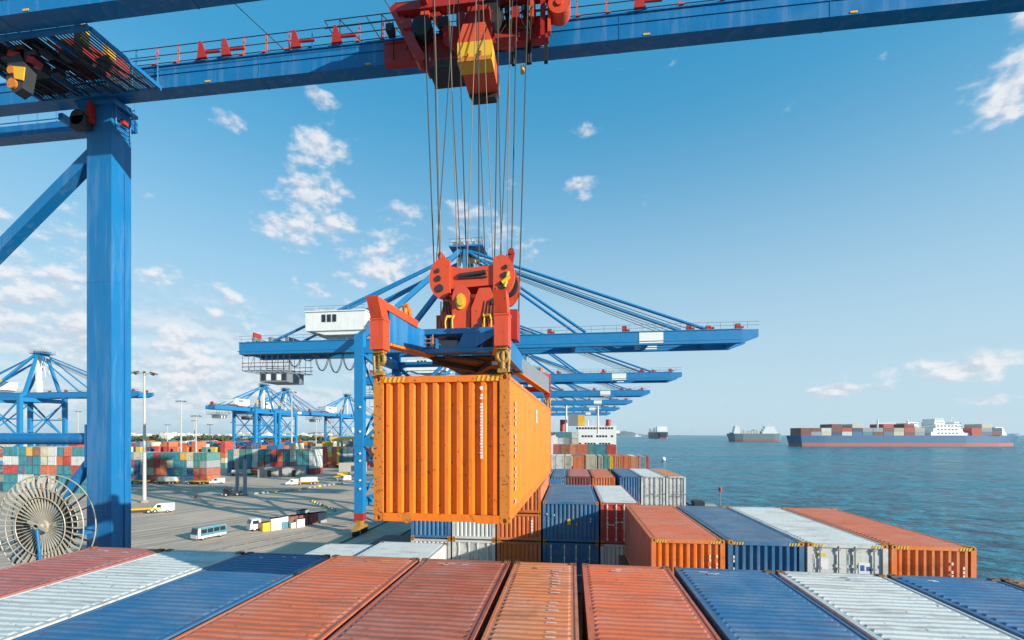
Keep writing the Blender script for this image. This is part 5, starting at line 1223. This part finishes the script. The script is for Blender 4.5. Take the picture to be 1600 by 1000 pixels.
f = MB(); f.prism([(L1 * .84, 17.1), (L1 * .95, 17.1), (L1 * .93, 30), (L1 * .90, 30.5)], 'y', -10, 10); part('breakwater', f, 'white_paint', s1)
CM = MB(); CM.box(-7.6, 7.6, -14.5, 14.5, 0, 5.9)
for k in range(15): CM.box(-7.1 + k * .97, -6.8 + k * .97, -14.58, -14.5, .2, 5.7)
CM = CM.mesh('ship_container'); rn = random.Random(31)
mat1 = s1.matrix_basis
bx = [('maroon', 'maroon'), ('grey', 'maroon'), ('cream', 'white'), ('navy', 'maroon'), ('white', 'red'), ('blue', 'navy'), ('teal', 'grey'), ('maroon', 'grey'), ('slate blue', 'maroon'), ('cream', 'beige'), ('maroon', 'red'), ('grey', 'beige'), ('red', 'red'), ('slate blue', 'grey'), ('maroon', 'navy')]
from mathutils import Matrix as _M
AX1 = math.atan2(34, 340)
R1 = _M.Translation((352, 790, -2)) @ _M.Rotation(AX1, 4, 'Z')
i = 0
for pos in [.025 + .0465 * k for k in range(12)] + [.79, .835, .88]:
    if pos > .7 and i == 12: pass
    for lv in range(3 if i in (3, 5, 8, 10, 13) else 2):
        p = R1 @ Vector((pos * L1 + 4, 0, 17.05 + lv * 6.0)); c = bx[(i + lv // 2 * 4) % len(bx)][lv % 2]
        o = part('ship_container', CM, 'c_' + c, None, p, (0, 0, AX1)); 
        tag(o, '%s %s container block on the large blue ship, %s from its stern' % (c, ('lower', 'upper', 'topmost')[lv], ORD[i]), 'container', 'containers on the large blue ship')
    i += 1
s2, L2 = sea_ship('white and dark green cargo ship in the middle distance with two deckhouses', (520, 1262), (462, 1345), 24, 21, 'hull_grey', red=5)
s2.scale = (1.18, 1.1, 1.0); s2.location = (541, 1290, -2); s2.rotation_euler = (0, 0, math.pi + rad(-4))
L2b = L2
superstructure(s2, 6, 0, 21.1, 30, 20, 19, 3); superstructure(s2, L2 * .80, 0, 21.1, 14, 20, 20, 3)
rn = random.Random(6); f = MB()
for k in range(7): f.box(L2 * .42 + k * 5.4, L2 * .42 + k * 5.4 + 4.4, -9, 9, 21.1, 21.1 + rn.uniform(4, 12))
part('deck_cargo', f, 'c_white', s2)
s3, L3 = sea_ship('small far cargo ship with dark bow near the horizon', (412, 2150), (440, 2640), 52, 30, 'hull_navy', red=6)
superstructure(s3, 20, 0, 30.1, 60, 46, 26, 3)
f = MB(); rn = random.Random(2)
for k in range(6): f.box(120 + k * 48, 150 + k * 48, -20, 20, 30.1, 30.1 + rn.uniform(8, 22))
part('deck_cargo', f, 'c_white', s3)
for (x, y, l, lab) in ((560, 4200, 60, 'tiny white boat on the horizon left of the middle ship'), (700, 4300, 45, 'tiny red topped boat on the horizon')):
    t = thing('small_boat', lab, 'boat', (x, y, -2)); f = MB(); f.prism([(0, 0), (l * .9, 0), (l, 9), (-l * .03, 8)], 'y', -9, 9); part('hull', f, 'white_paint', t); f = MB(); f.box(l * .2, l * .5, -6, 6, 9, 22); part('wheelhouse', f, 'c_red' if 'red' in lab else 'white_paint', t)
bu = thing('buoy', 'small round white buoy on the water beside the ship', 'buoy', (64, 333, -2)); f = MB()
for k in range(5): a0, a1 = -1.2 + .55 * k, -.65 + .55 * k; f.tube((0, 0, 1.4 + 1.6 * math.sin(a0)), (0, 0, 1.4 + 1.6 * math.sin(a1)), 1.7 * math.cos(a0), 12, 1.7 * math.cos(a1))
part('float', f, 'white_paint', bu); f = MB(); f.tube((0, 0, 2.8), (0, 0, 4.2), .12, 6); part('top_mark', f, 'c_red', bu)
# gulls
for k, (x, y, z, s, lab) in enumerate(((120, 270, 24.6, 1.0, 'white gull flying above the stern of the blue ship'), (178, 262, 26.8, 1.1, 'white gull flying above the deckhouse of the blue ship'), (-98, 250, 35, 1.0, 'gull flying left of the distant crane'))):
    g = thing('gull', lab, 'bird', (x, y, z), rad(40 * k), 'gulls in flight'); f = MB(); f.tube((-.3 * s, 0, 0), (.1 * s, 0, .02), .06 * s, 8, .09 * s); f.tube((.1 * s, 0, .02), (.32 * s, 0, .05), .09 * s, 8, .03 * s); part('body', f, 'gull', g)
    for q in (-1, 1): f = MB(); f.prism([(-.1 * s, 0), (.12 * s, 0), (.02 * s, q * .5 * s), (-.06 * s, q * .9 * s)][::q], 'z', .03, .05); part('wing', f, 'gull', g, rot=(q * .35, 0, 0))
# ================================================================== AIR
air = MB(); air.box(-12000, 12000, -3000, 14000, -12, 130)
m, t, b = newmat('haze'); t.nodes.remove(b)
pv = t.nodes.new('ShaderNodeVolumePrincipled'); pv.inputs['Color'].default_value = (0.86, 0.92, 1.0, 1); pv.inputs['Density'].default_value = 0.00003; pv.inputs['Anisotropy'].default_value = 0.2
t.links.new(pv.outputs[0], t.nodes['Material Output'].inputs['Volume'])
hz = part('haze', air, 'haze'); hz['kind'] = 'stuff'; tag(hz, 'thin bluish haze over the harbour', 'haze')
